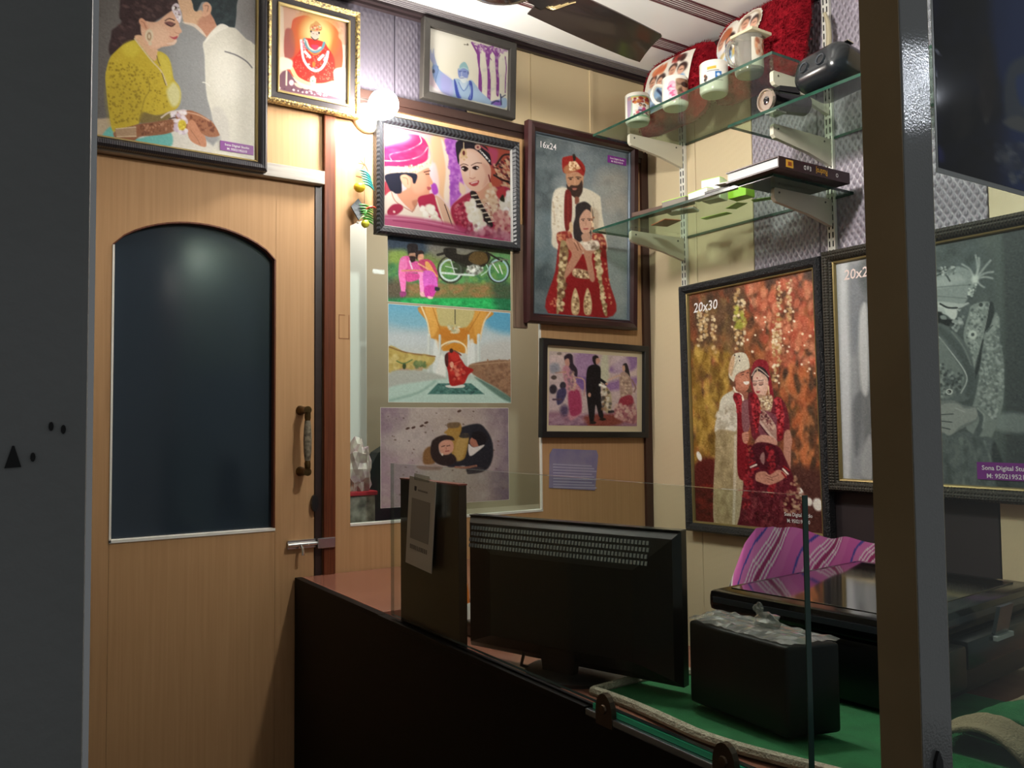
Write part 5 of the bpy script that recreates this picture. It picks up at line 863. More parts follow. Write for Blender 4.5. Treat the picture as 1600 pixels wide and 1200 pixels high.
MB().tube([(-1.00, -1.08, 2.6695), (-1.00, -1.08, 2.44)], .004, 8).lathe([(.035, 2.65), (.04, 2.6695)], (-1.00, -1.08, 0), 'Z', 20).build('cord', WHITE, cl_, smooth=True)
MB().lathe([(.045, 0), (.045, .012), (.038, .020), (.024, .028), (.022, .045), (.019, .052)], (-1.00, -1.08, 2.445), CB, 24).build('holder', MATS['cream_bakelite'], cl_, smooth=True)
MB().lathe([(.015, .045), (.017, .056), (.026, .072), (.034, .088), (.037, .104), (.034, .120), (.025, .134), (.012, .141), (0, .143)], (-1.00, -1.08, 2.445), CB, 28).build('glass_bulb', mat('ceiling_bulb_glow', 'ffffff', .5, emit='fffaf0', estr=CEILING_BULB), cl_, smooth=True)
lc = thing('lemon_chilli_charm', 'hanging charm of lemons, green chillies and teal thread left of pink portrait', 'charm', (-1.135, -.02, 1.98))
yl = mat('lemon_yellow', 'e3c02c', .4); yl2 = mat('lemon_green_yellow', 'c8c63c', .4)
def ball(name, o, r, m): return MB().ball(o, r, 16).build(name, m, lc, smooth=True)
ball('lemon', (-1.145, -.035, 2.092), (.017, .016, .015), yl); ball('lemon', (-1.129, -.04, 1.986), (.012, .012, .012), yl2)
tl = mat('teal_chilli', '2f8a88', .4); gr = mat('green_chilli', '3f8a34', .4); rd = mat('red_chilli', 'c0402a', .4); bw = mat('dry_stalk', '7a5634', .7)
random.seed(2)
def chilli(x, z, L, m, a, y=-.03, r=.0035):
    P = [(x-L/2*math.cos(a)+L*k/5*math.cos(a), y-.004*math.sin(PI*k/5), z-L/2*math.sin(a)+L*k/5*math.sin(a)+.004*math.sin(PI*k/5)) for k in range(6)]
    MB().tube(P, [r*.3, r*.9, r, r*.9, r*.7, r*.2], 8).build('chilli', m, lc, smooth=True)
for k in range(6): chilli(-1.124+.002*k, 2.136-k*.0075, .040, tl, R(-24))
for k in range(7): chilli(-1.124+.001*k, 2.036-k*.0075, .046-.002*k, gr, R(-12+3*(k % 3)), y=-.036)
chilli(-1.112, 2.032, .034, rd, R(10), y=-.044); chilli(-1.131, 2.012, .03, gr, R(70), y=-.044); chilli(-1.139, 2.000, .024, mat('pale_stalk', 'b9c79a', .5), R(30), y=-.045, r=.002)
for a, b_ in (((-1.136, 2.178), (-1.112, 2.146)), ((-1.122, 2.188), (-1.132, 2.150)), ((-1.142, 2.168), (-1.120, 2.165)), ((-1.150, 2.128), (-1.120, 2.122))):
    MB().tube([(a[0], -.02, a[1]), ((a[0]+b_[0])/2+.003, -.024, (a[1]+b_[1])/2), (b_[0], -.024, b_[1])], [.0012, .0018, .0012], 6).build('stalk', bw, lc)
MB().tube([(-1.126, -.026, 2.2), (-1.126, -.028, 1.975)], .0007, 5).build('thread', mat('thread', '5a4a36', .8), lc)
MB().prism([(-1.146, -.024, 2.060), (-1.124, -.028, 2.030), (-1.146, -.028, 1.996), (-1.168, -.024, 2.034)], (0, -.006, 0)).build('charcoal_piece', mat('slate_piece', '5d646b', .5, bump=(80, .4)), lc)
ball('bead', (-1.147, -.028, 1.990), .004, WHITE)

# ------------------------------------------------------------------ ceiling fan
FX, FY, FZ = -1.095, -.735, 2.40
fan = thing('ceiling_fan', 'dark brown ceiling fan with long glossy blade reaching toward the shelves', 'fan', (FX, FY, FZ))
FD = mat('fan_dark_brown', '2a2322', .22, coat=.4, spec=.5)
MB().lathe([(0, -.028), (.05, -.026), (.085, -.012), (.1, .01), (.1, .05), (.07, .075), (.03, .085), (0, .085)], (FX, FY, FZ), 'Z', 32).build('motor', FD, fan, smooth=True)
MB().tube([(FX, FY, FZ+.08), (FX, FY, 2.655)], .012, 12).build('down_rod', FD, fan, smooth=True)
MB().lathe([(.012, 2.60), (.05, 2.62), (.06, 2.669)], (FX, FY, 0), 'Z', 24).build('canopy', FD, fan, smooth=True)
for k, ang in enumerate((9.0, 146, 262)):
    a = R(ang); d = Vector((math.cos(a), math.sin(a), 0)); s_ = Vector((-math.sin(a), math.cos(a), 0)); o = Vector((FX, FY, FZ))
    bl_ = MB(); pts = []
    N = 14
    for i in range(N+1):
        u = .13+(.40)*i/N; hw = .056+.004*math.sin(PI*i/N)
        if i == N: hw = .052
        for v in (-1, -.5, 0, .5, 1): pts.append(o+d*(u+(.018*v if i == N else 0))+s_*(v*hw)+Vector((0, 0, .006*(1-v*v)-.012*v)))
    fs = [(i*5+j, i*5+j+1, (i+1)*5+j+1, (i+1)*5+j) for i in range(N) for j in range(4)]
    n0 = len(pts); pts2 = pts+[p+Vector((0, 0, .003)) for p in pts]
    fs2 = fs+[tuple(q+n0 for q in f[::-1]) for f in fs]
    ring = [i*5 for i in range(N+1)]+[N*5+j for j in range(1, 5)]+[i*5+4 for i in range(N-1, -1, -1)]+[3, 2, 1]
    fs2 += [(ring[i], ring[(i+1) % len(ring)], ring[(i+1) % len(ring)]+n0, ring[i]+n0) for i in range(len(ring))]
    bl_.add(pts2, fs2); b_ = bl_.build('blade', FD, fan, smooth=True)
    MB().prism([o+d*.08-s_*.02, o+d*.15-s_*.03, o+d*.15+s_*.03, o+d*.08+s_*.02], (0, 0, -.004)).build('blade_bracket', FD, b_)
    gm = mat('gold_line', 'a8946a', .35, metal=.5)
    for q in range(4):
        P = [o+d*(.135+.012*q+.035*t)+s_*(.03*math.sin(2.4*t+.5*q)-.012)+Vector((0, 0, -.0105 if False else -.001)) for t in np.linspace(0, 1, 8)]
        P = [p+Vector((0, 0, .006*(1-((p-o).dot(s_)/.056)**2)-.012*((p-o).dot(s_)/.056)-.0005)) for p in P]
        MB().tube(P, .0016, 5).build('gold_motif', gm, b_)
# ------------------------------------------------------------------ wall shelving
UPW = mat('white_upright', 'e4e2da', .4); SLOT = mat('slot_dark', '16161a', .8)
def upright(y, label, z0=1.55, z1=2.66):
    t = thing('slotted_upright', label, 'shelf upright', (-.001, y, z0), group='slotted shelf uprights on the right wall')
    MB().box(-.013, -.001, y-.0125, y+.0125, z0, z1, b=.001).build('channel', UPW, t)
    s = MB(); z = z0+.02
    while z < z1-.03:
        for dy in (-.006, .006): s.box(-.0136, -.0129, y+dy-.0019, y+dy+.0019, z, z+.017)
        z += .0255
    s.build('slots', SLOT, t)['kind'] = 'stuff'
upright(-.197, 'slotted white shelf upright nearest the corner, left of the 20x30 frame')
upright(-.790, 'slotted white shelf upright between the 20x30 and 20x24 frames')
upright(-1.345, 'slotted white shelf upright at the far right edge behind the glass')
def bracket(y, ztop, label, L=.255):
    t = thing('shelf_bracket', label, 'shelf bracket', (-.014, y, ztop-.06), group='cream steel shelf brackets')
    x0, x1 = -.0140, -.014-L+.014
    pts = [(x0, ztop), (x1+.004, ztop), (x1, ztop-.006), (x1, ztop-.030), (x1+.008, ztop-.038), (x0-.10, ztop-.056), (x0-.02, ztop-.074), (x0, ztop-.078)]
    MB().prism([(x, y-.006, z) for x, z in pts], (0, .012, 0)).build('arm', CREAM, t)
    for x in (x1+.02, x0-.03): MB().tube([(x, y-.0075, ztop-.012), (x, y+.0075, ztop-.012)], .003, 8).build('rivet', mat('rivet_dark', '5b5850', .4), t)
def shelf(x0, y0, y1, z, label):
    t = thing('glass_shelf', label, 'shelf', ((x0-.005)/2, (y0+y1)/2, z-.008))
    mb = MB().box(x0, -.006, y0, y1, z-.008, z)
    mb.mi = [0, 0, 1, 1, 1, 1]
    o = mb.build('pane', [SHELFGLASS, GEDGE], t, recalc=False)
shelf(-.338, -.862, -.112, 2.372, 'upper glass shelf carrying mugs and red cushions')
shelf(-.338, -1.42, -.705, 2.222, 'short glass shelf carrying the black cameras beside the post')
shelf(-.346, -.862, -.112, 2.046, 'lower glass shelf carrying green packets and the album')
bracket(-.197, 2.3638, 'cream bracket under the mug shelf nearest the corner'); bracket(-.790, 2.3638, 'cream bracket under the mug shelf near end')
bracket(-.792, 2.2138, 'cream bracket under the camera shelf', .262); bracket(-1.345, 2.2138, 'cream bracket at far end of the camera shelf behind the post')
bracket(-.197, 2.0378, 'cream bracket under the packet shelf nearest the corner'); bracket(-.790, 2.0378, 'cream bracket under the album end of the packet shelf', .262)

# mugs
CERAM = mat('white_ceramic', 'e9e6dc', .18, spec=.5, coat=.3)
def mug(x, y, z, hang, label, cv, r=.040, h=.094, body=CERAM, wrap=(200, 340), clear=False):
    t = thing('photo_mug', label, 'mug', (x, y, z), group='mugs on the glass shelf')
    MB().lathe([(0, 0), (r*.86, 0), (r*.93, .003), (r, .010), (r, h-.002), (r-.0015, h), (r-.004, h-.002), (r-.004, .008), (0, .007)], (x, y, z+.0004), 'Z', 32).build('cup', body, t, smooth=True)
    a = R(hang); d = Vector((math.cos(a), math.sin(a), 0)); c = Vector((x, y, z))
    P = [c+d*(r-.003)+Vector((0, 0, h*.80)), c+d*(r+.018)+Vector((0, 0, h*.82)), c+d*(r+.030)+Vector((0, 0, h*.62)), c+d*(r+.029)+Vector((0, 0, h*.40)), c+d*(r+.016)+Vector((0, 0, h*.22)), c+d*(r-.003)+Vector((0, 0, h*.20))]
    Q = []
    for i in range(len(P)-1):
        p0, p1, p2, p3 = P[max(i-1, 0)], P[i], P[i+1], P[min(i+2, len(P)-1)]
        for s in (0, .33, .66):
            Q.append(.5*((2*p1)+(-p0+p2)*s+(2*p0-5*p1+4*p2-p3)*s*s+(-p0+3*p1-3*p2+p3)*s**3))
    Q.append(P[-1]); MB().tube(Q, .0055, 8).build('handle', body, t, smooth=True)
    # printed wrap
    H_, W_ = cv.shape[:2]; an = np.radians(np.linspace(wrap[0], wrap[1], W_)); zz = np.linspace(z+h*.88, z+h*.14, H_)
    G = np.stack([x+(r+.0006)*np.cos(an)[None, :]*np.ones((H_, 1)), y+(r+.0006)*np.sin(an)[None, :]*np.ones((H_, 1)), zz[:, None]*np.ones((1, W_))], 2).reshape(-1, 3)
    fs = [(i*W_+j, (i+1)*W_+j, (i+1)*W_+j+1, i*W_+j+1) for i in range(H_-1) for j in range(W_-1)]
    mb = MB().add([tuple(p) for p in G], fs); o = mb.build('printed_wrap', PGLOSS, t, recalc=False, smooth=True)
    at = o.data.color_attributes.new('print', 'FLOAT_COLOR', 'POINT'); rgba = np.ones((len(G), 4), np.float32); rgba[:, :3] = cv.reshape(-1, 3)
    at.data.foreach_set('color', rgba.ravel())
mug(-.272, -.262, 2.372, 60, 'mug with green edged couple print, leftmost on the upper shelf', CANV['mugA'], wrap=(175, 315))
mug(-.262, -.425, 2.372, 140, 'mug with pink and brown print, handle to the left, second from the left', CANV['mugB'], wrap=(185, 330))
mug(-.240, -.566, 2.372, 40, 'white mug with small blue square logo on the upper shelf', CANV['mugC'], r=.042, wrap=(180, 300))
mug(-.262, -.720, 2.372, 165, 'tall clear glass mug in front of the heart print, rightmost of the mugs', CANV['mugD'], r=.040, h=.108, body=mat('clear_mug', 'd8d6cc', .10, spec=.5, trans=.8), wrap=(230, 300))
tag(MB().box(-.30, -.218, -.765, -.685, 2.4815, 2.490, b=.002).build('box_lid', mat('lid_beige', 'c8bd9f', .5)), 'flat beige card lid resting on top of the glass mug', 'lid')

# red fur cushions
FUR = mat('red_fur', '8e1220', .8, spec=.1, vary=(40, '6a0a16', .9), bump=(90, .8))
FUR.node_tree.nodes['Principled BSDF'].inputs['Sheen Weight'].default_value = .5
FUR.node_tree.nodes['Principled BSDF'].inputs['Sheen Tint'].default_value = (*lin('d03040'), 1)
def cushion(label, cy, cz, w_, h_, th, shape, cv, tilt, pw, ph, poff=(0, 0), rollz=0, pshape=None):
    """stands on the shelf leaning on the right wall; local u along -Y, v up, n toward -X"""
    t = thing('fur_cushion', label, 'cushion', (-.09, cy, 2.373), group='red fur cushions on the upper shelf')
    rng = random.Random(int(-cy*1000)); N = 40; n = Vector((-math.cos(tilt), 0, -math.sin(tilt))); uy = Vector((-math.sin(tilt)*-1*-1, 0, math.cos(tilt))); ux = Vector((0, -1, 0))
    uy = Vector((math.sin(tilt), 0, math.cos(tilt))); n = Vector((-math.cos(tilt), 0, math.sin(tilt)))
    c0 = Vector((-.005-th*.5-h_*.5*math.sin(tilt)-.002, cy, 2.381+h_*.5*math.cos(tilt)))
    ux, uy = ux*math.cos(rollz)+uy*math.sin(rollz), uy*math.cos(rollz)-ux*math.sin(rollz)
    def bound(a):
        if shape == 'square':
            k = (abs(math.cos(a))**5+abs(math.sin(a))**5)**(-1/5); return k
        k = 16*math.sin(a)**3; return 1
    V = []; fs = []; Mr = 10; tris = []
    def P(a, s, side):
        if shape == 'square': rr = bound(a); u = rr*math.cos(a)*w_/2; v = rr*math.sin(a)*h_/2
        else:
            u = .95*math.sin(a)**3*w_/2*1.05; v = (13*math.cos(a)-5*math.cos(2*a)-2*math.cos(3*a)-math.cos(4*a))/15.*h_/2+.06*h_
        bul = th/2*(1-s**2.6)**.55 if s < 1 else 0
        return c0+ux*(u*s)+uy*(v*s)+n*(bul*side)
    for side in (1, -1):
        b0 = len(V)
        for i in range(Mr+1):
            s = (i/Mr)**.7
            for k in range(N):
                p = P(2*PI*k/N, s, side); V.append(p+Vector((rng.uniform(-1, 1), rng.uniform(-1, 1), rng.uniform(-1, 1)))*.0015)
        for i in range(Mr): fs += [(b0+i*N+k, b0+i*N+(k+1) % N, b0+(i+1)*N+(k+1) % N, b0+(i+1)*N+k) for k in range(N)]
    MB().add(V, fs).build('body', FUR, t, smooth=True)
    # pile: short tufts over the front and rim
    fv = []; ff = []
    for q in range(5200):
        a = rng.uniform(0, 2*PI); s = rng.random()**.45; p = P(a, min(s, .999), 1 if rng.random() < .8 else -1)
        d = (n*(1-s)+(p-c0).normalized()*s+Vector((rng.uniform(-.6, .6), rng.uniform(-.6, .6), rng.uniform(-.6, .6)))).normalized()
        sd = d.orthogonal().normalized()*.0022; L = rng.uniform(.006, .013); i0 = len(fv)
        fv += [p-sd, p+sd, p+d*L]; ff.append((i0, i0+1, i0+2))
    o = MB().add(fv, ff).build('pile', FUR, t, recalc=False); o['kind'] = 'stuff'
    # printed cloth, follows the bulge
    H_, W_ = cv.shape[:2]; G = []
    for i in range(H_):
        for j in range(W_):
            u = (j/(W_-1)-.5)*pw+poff[0]; v = (.5-i/(H_-1))*ph+poff[1]
            s = min(1, ((abs(u)/(w_/2))**3+(abs(v)/(h_/2))**3)**(1/3)); G.append(c0+ux*u+uy*v+n*(th/2*(max(0, 1-s**2.6))**.55+.010))
    fq = [(i*W_+j, (i+1)*W_+j, (i+1)*W_+j+1, i*W_+j+1) for i in range(H_-1) for j in range(W_-1)]
    if pshape == 'heart':
        keep = []
        for f in fq:
            i, j = divmod(f[0], W_); x = (j+.5)/(W_-1)*2-1; y = 1-(i+.5)/(H_-1)*2
            X, Y = x*1.18, y*1.18+.12
            if (X*X+Y*Y-.82)**3-X*X*Y**3*1.2 <= 0: keep.append(f)
        fq = keep
    me = bpy.data.meshes.new('printed_cloth'); inv = wmat(t).inverted(); me.from_pydata([(inv @ p)[:] for p in G], [], fq)
    at = me.color_attributes.new('print', 'FLOAT_COLOR', 'POINT'); rgba = np.ones((len(G), 4), np.float32); rgba[:, :3] = cv.reshape(-1, 3); at.data.foreach_set('color', rgba.ravel())
    me.materials.append(PAPER); me.polygons.foreach_set('use_smooth', [True]*len(me.polygons))
    o = bpy.data.objects.new('printed_cloth', me); COL.objects.link(o); o.parent = t
cushion('square red fur cushion with photo panel behind the left mugs', -.268, 0, .325, .285, .11, 'square', CANV['cushA'], R(14), .215, .185)
cushion('red fur cushion with heart shaped photo behind the right mugs', -.622, 0, .345, .290, .12, 'square', CANV['cushB'], R(12), .215, .205, (-.045, .018), pshape='heart')

# cameras on the small shelf
cc = thing('bullet_camera', 'small black bullet camera with round chrome ringed lens', 'camera', (-.27, -.84, 2.222))
d = Vector((-.86, .10, -.05)).normalized(); c = Vector((-.300, -.815, 2.262)); s_ = d.cross(Vector((0, 0, 1))).normalized(); u_ = s_.cross(d)
AX = (s_, u_, d)
MB().lathe([(0, -.14), (.020, -.138), (.028, -.13), (.030, -.02), (.031, .0), (.029, .004), (.024, .004), (.022, -.004), (0, -.004)], c, AX, 28).build('barrel', BLACKG, cc, smooth=True)
MB().lathe([(.024, .003), (.031, .003), (.0325, .008), (.030, .013), (.026, .013), (.024, .008)], c, AX, 32).build('lens_ring', mat('chrome_rose', 'c9b8a8', .2, metal=.9), cc, smooth=True)
MB().lathe([(.024, .002), (.018, .006), (.008, .009), (0, .0095)], c, AX, 24).build('lens', mat('lens_glass', '0a0b10', .05, spec=.8, coat=1), cc, smooth=True)
MB().prism([c+u_*.024-d*.10-s_*.02, c+u_*.024-d*.02-s_*.02, c+u_*.040-d*.03-s_*.016, c+u_*.042-d*.09-s_*.016], s_*.036).build('sun_hood', BLACK, cc)
MB().box(-.312, -.272, -.850, -.812, 2.2222, 2.226).tube([(-.29, -.83, 2.224), (-.285, -.828, 2.236)], .008, 10).build('foot', STEEL, cc)
gd = thing('black_gadget', 'rounded glossy black gadget with two round holes and a silver tag', 'gadget', (-.22, -1.0, 2.222))
bm_ = bmesh.new(); bmesh.ops.create_cube(bm_, size=1)
for v in bm_.verts: v.co = Vector((v.co.x*.14, v.co.y*.165, v.co.z*.100))
bmesh.ops.bevel(bm_, geom=bm_.edges[:], offset=.040, segments=6, affect='EDGES', profile=.5)
RZ = Matrix.Rotation(R(-8), 4, 'Z') @ Matrix.Rotation(R(14), 4, 'Y')
gc = Vector((-.258, -.985, 2.2860))
for v in bm_.verts: v.co = (RZ @ v.co)+gc
MB().bm(bm_).build('shell', mat('gadget_shell', '1a1e22', .22, spec=.6), gd, smooth=True)
nx = (RZ.to_3x3() @ Vector((-1, 0, 0))); ny = (RZ.to_3x3() @ Vector((0, 1, 0))); nz = nx.cross(ny)
for k in (-.028, .028):
    cpt = gc+nx*.0702+ny*k+nz*.004
    MB().lathe([(0, -.001), (.010, .0), (.0105, .003), (.014, .004), (.015, 0)], cpt, (ny, nz, nx), 20).build('eyelet', mat('grey_ring', '3b4046', .3, metal=.5), gd, smooth=True)
    MB().lathe([(0, .0012), (.010, .001), (.010, .0)], cpt, (ny, nz, nx), 20).build('hole', SLOT, gd)
q0 = gc+(RZ.to_3x3() @ Vector((-.030, -.030, .0502)))
ex = RZ.to_3x3() @ Vector((0, -1, 0)); ez = RZ.to_3x3() @ Vector((1, 0, 0))
MB().prism([q0, q0+ex*.036, q0+ex*.036+ez*.022, q0+ez*.022], RZ.to_3x3() @ Vector((0, 0, .002))).build('silver_tag', STEEL, gd)
tag(MB().tube([(-.05, -.815, 2.57), (-.045, -.822, 2.54), (-.045, -.824, 2.50), (-.05, -.824, 2.45), (-.055, -.822, 2.40), (-.055, -.82, 2.38)], [.005, .007, .008, .008, .007, .006], 8).build('strap_end', mat('cream_strap', 'b9ae92', .5), smooth=True), 'curved cream strap end hanging beside the second shelf upright', 'strap')

# packets, cards and album on the lower shelf
LIME = mat('lime_card', 'b4f238', .45); PKW = mat('packet_white', 'e6e4da', .4); PKG = mat('packet_grey', '6d665c', .5); ORG = mat('packet_orange', 'd4572a', .45)
rng = random.Random(5)
def packet(label, x, y, z, l, wd, hgt, rz, m, rx=0, ry=0, flap=None, name='card_packet', cat='packet'):
    t = thing(name, label, cat, (x, y, z), (rx, ry, rz), group='packets on the lower glass shelf')
    MB().box(-l/2, l/2, -wd/2, wd/2, .0003, hgt, b=min(.0015, hgt*.3)).build('sleeve', m, t, world=False)
    if flap: MB().prism([(-l/2, -wd/2, hgt), (l/2*.3, -wd/2, hgt), (l/2*.1, wd/2, hgt+.0), (-l/2, wd/2, hgt)], (0, 0, .0012)).build('colour_band', flap, t, world=False)
packet('flat brown leather strap packet, leftmost on the lower shelf', -.316, -.37, 2.046, .05, .12, .014, R(8), mat('leather_brown', '4d3426', .6))
packet('thin orange card seen through the lower shelf', -.20, -.31, 2.046, .06, .09, .003, R(-14), ORG)
packet('crumpled white and orange sleeve beside the brown packet', -.255, -.44, 2.046, .05, .09, .008, R(24), PKW, flap=ORG)
packet('grey folded sleeve with lime corner in the middle of the lower shelf', -.318, -.488, 2.046, .045, .09, .018, R(6), PKG, flap=LIME)
packet('flat lime card lying near the wall on the lower shelf', -.13, -.46, 2.046, .03, .10, .002, R(6), LIME)
packet('lime arrow card under the white carton', -.17, -.58, 2.046, .035, .07, .002, R(-20), LIME)
packet('lime tag lying behind the album', -.16, -.67, 2.046, .03, .06, .002, R(25), LIME)
packet('white carton lying flat with lime end, front of lower shelf', -.322, -.590, 2.046, .04, .08, .020, R(-4), PKW, flap=LIME)
packet('white wedge carton standing with lime side', -.268, -.585, 2.046, .045, .06, .062, R(14), PKW, flap=LIME)
packet('bright lime box standing behind the white wedge carton', -.225, -.648, 2.046, .045, .060, .066, R(8), LIME)
packet('thin black folder sloping under the white sheets', -.326, -.665, 2.046, .036, .09, .008, R(4), BLACK)
packet('loose white sheet curling over the shelf edge beside the album', -.330, -.716, 2.0545, .06, .09, .003, R(5), WHITE, rx=R(4))
al = thing('album_box', 'maroon album box with yellow emblem and gold lettering, end of lower shelf', 'album', (-.23, -.76, 2.047))
MAR = mat('maroon_cover', '2a0d14', .35)
AX0, AX1, AY0, AY1, AZ0 = -.372, -.080, -.902, -.725, 2.0475
MB().box(AX0, AX1, AY0+.003, AY1, AZ0, AZ0+.004).box(AX0, AX1, AY0+.003, AY1, AZ0+.027, AZ0+.030).build('cover', MAR, al)
MB().box(AX0, AX1, AY0, AY0+.003, AZ0, AZ0+.030).build('spine', MAR, al)
MB().box(AX0+.004, AX1-.004, AY0+.004, AY1-.003, AZ0+.0045, AZ0+.0265).build('pages', mat('page_edge', 'b4b8bc', .5), al)
GOLDI = mat('gold_ink', 'd09a2e', .5)
em = MB().box(AX0+.028, AX0+.056, AY0-.0006, AY0-.0001, AZ0+.005, AZ0+.025).build('emblem', GOLDI, al)
MB().box(AX0+.035, AX0+.049, AY0-.001, AY0-.0006, AZ0+.010, AZ0+.020).build('emblem_mark', mat('emblem_red', '8a3a12', .5), em)
# the words stand on their head on the spine
lettering('Rudroj', GOLDI, al, (AX0+.196, AY0-.0006, AZ0+.021), (-1, 0, 0), (0, 0, -1), .022, bold=.012, squash=.8)
lettering('E # D', WHITEINK, al, (AX0+.128, AY0-.0006, AZ0+.020), (-1, 0, 0), (0, 0, -1), .016, bold=.006, squash=.8)
lettering('o', WHITEINK, al, (AX0+.242, AY0-.0006, AZ0+.020), (-1, 0, 0), (0, 0, -1), .024, squash=.9)
MB().box(AX0+.09, AX0+.20, AY0-.0006, AY0-.0002, AZ0+.0262, AZ0+.0268).build('rule_line', mat('maroon_ink', '6e3340', .5), al)
eg = thing('eyeglasses', 'thin wire eyeglasses lying on the album box', 'eyeglasses', (-.30, -.77, 2.078))
for k in (0, 1):
    cpt = Vector((-.318, -.790+.05*k, 2.0925-.010)); MB().tube([cpt+Vector((.014*math.cos(a), .02*math.sin(a), .010*math.cos(a))) for a in np.linspace(0, 2*PI, 17)[:-1]], .0012, 6, closed=True).build('rim', STEEL, eg)
MB().tube([(-.318, -.810, 2.084), (-.27, -.815, 2.088), (-.225, -.812, 2.080)], .0012, 6).build('temple', STEEL, eg)

# ------------------------------------------------------------------ counter and desk
CX = -1.323
LAM = mat('dark_wenge_laminate', '0b0807', .55, vary=(5, '100b09', .7, (1, 1, 5)), spec=.15)
TOPW = wood_mat('reddish_desk_laminate', '8a5c4c', '7a4e40', rough=.25, axis=(3, 1, 1), scale=5, coat=.3)
ct = thing('shop_counter', 'dark laminate shop counter running from the partition to the post', 'counter', (CX, -.9, 0))
MB().box(CX, CX+.018, -1.770, -.004, 0, .972).build('front_panel', LAM, ct)
MB().box(CX-.003, CX+.020, -1.300, -.5605, .972, .984, b=.002).build('edge_strip', LAM, ct)
MB().box(CX-.003, CX+.020, -1.770, -1.301, .972, .982, b=.002).build('edge_strip', mat('dark_alu_edge', '8a8f96', .22, metal=.9), ct)
MB().box(CX+.0050, CX+.0150, -1.700, -1.310, .9824, .9905).build('glass_channel', GEDGEB, ct)
MB().box(CX, CX+.018, -.56, -.004, .9722, .984).build('edge_band', LAM, ct)
MB().box(CX+.0185, -.86, -1.770, -.5605, .925, .950, b=.002).build('desk_top', TOPW, ct)
MB().box(-.86, -.845, -1.2, -.56, .0, .925).build('side_panel', LAM, ct)
MB().box(-.8595, -.02, -1.770, -1.08, .925, .950, b=.002).build('printer_shelf', TOPW, ct)
MB().box(-.86, -.03, -1.16, -1.145, 0, .9245).build('end_panel', LAM, ct)
bc = thing('back_cabinet', 'low reddish topped cabinet against the plywood partition', 'cabinet', (-.9, -.28, 0))
MB().box(CX+.019, -.45, -.54, -.004, .955, .984, b=.002).build('top', TOPW, bc)
MB().box(CX+.0195, -.46, -.53, -.006, .0, .9545).build('body', LAM, bc)
# glass screen on the counter
gs = thing('glass_screen', 'upright glass screen clipped along the counter edge', 'glass screen', (CX+.010, -1.15, .985))
mb = MB().box(CX+.006, CX+.014, -1.688, -.612, .992, 1.318); mb.mi = [1, 2, 1, 2, 0, 0]
mb.build('pane', [GLASS, mat('glass_foot_dark', '1d2422', .2), glass_mat('polished_edge', 'cfd8d2', refl=1.6, rough=.06, film=.25, filmcol='8d948c')], gs, recalc=False)
# narrower near vertical edge carries the dark green of thick glass
MB().box(CX+.0058, CX+.0142, -1.6895, -1.6882, .99, 1.318).build('near_edge', mat('deep_green_edge', '23413a', .12, spec=.7), gs)
for y in (-1.345, -1.572):
    k = MB()
    k.prism([(CX-.004, y+.018*math.cos(a), .988+.026*max(0, math.sin(a))) for a in np.linspace(0, PI, 10)]+[(CX-.004, y-.018, .968), (CX-.004, y+.018, .968)], (.009, 0, 0))
    cl = k.build('clip', mat('bronze_clip', '4a3c30', .35, metal=.7), gs)
    MB().lathe([(0, .003), (.006, .0025), (.007, 0)], (CX-.004, y, .992), ((0, 1, 0), (0, 0, 1), (-1, 0, 0)), 14).build('clip_screw', mat('bronze_clip2', '5d4c3c', .3, metal=.8), cl)
# raised board behind the glass and the payment card taped on the glass
rb = thing('raised_board', 'dark brown raised board behind the glass screen and payment card', 'board', (CX+.02, -.75, .985))
MB().box(CX+.018, CX+.036, -.890, -.636, .9505, 1.284, b=.001).build('board', mat('board_brown', '33241b', .4, vary=(4, '271a13', .8, (1, 1, .4)), spec=.4), rb)
MB().box(CX+.017, CX+.037, -.891, -.635, 1.284, 1.287).build('edge_band', mat('red_edge_band', '7a2f2c', .35), rb)
pc = thing('payment_card', 'hanging white payment card taped to the glass screen', 'card', (CX, -.76, 1.11))
MB().prism([(CX+.0040, -.712, 1.296), (CX+.0040, -.828, 1.288), (CX+.0020, -.810, 1.108), (CX+.0020, -.695, 1.116)], (-.0012, 0, 0)).build('sheet', mat('card_white', 'b9b5ad', .5), pc)
def card_pt(s, tt, off=.0022):   # s across 0..1, tt down 0..1
    a = Vector((CX+.004-off+.0006, -.712, 1.296)).lerp(Vector((CX+.004-off+.0006, -.828, 1.288)), s); b_ = Vector((CX+.002-off+.0006, -.695, 1.116)).lerp(Vector((CX+.002-off+.0006, -.810, 1.108)), s)
    return a.lerp(b_, tt)
INK = mat('card_ink', '3a3632', .6)
MB().prism([card_pt(.22, .10), card_pt(.30, .10), card_pt(.30, .145), card_pt(.26, .155), card_pt(.22, .145)], (-.0003, 0, 0)).build('card_mark', INK, pc)
MB().prism([card_pt(.36, .128), card_pt(.72, .128), card_pt(.72, .148), card_pt(.36, .148)], (-.0003, 0, 0)).build('card_heading', mat('card_ink_pale', '807a72', .6), pc)
MB().prism([card_pt(.14, .24), card_pt(.84, .24), card_pt(.84, .70), card_pt(.14, .70)], (-.0003, 0, 0)).build('blank_field', mat('card_field_grey', '8c8881', .6), pc)
for k in range(10): MB().prism([card_pt(.15+.068*k, .765), card_pt(.15+.068*k+.045, .765), card_pt(.15+.068*k+.045, .815), card_pt(.15+.068*k, .815)], (-.0003, 0, 0)).build('digit_smudge', mat('card_ink_pale', '807a72', .6), pc)
MB().prism([(CX+.0035, -.735, 1.302), (CX+.0035, -.80, 1.298), (CX+.0035, -.80, 1.286), (CX+.0035, -.735, 1.289)], (-.0018, 0, 0)).build('tape', glass_mat('clear_tape', 'e8e8e0', film=.25), pc)

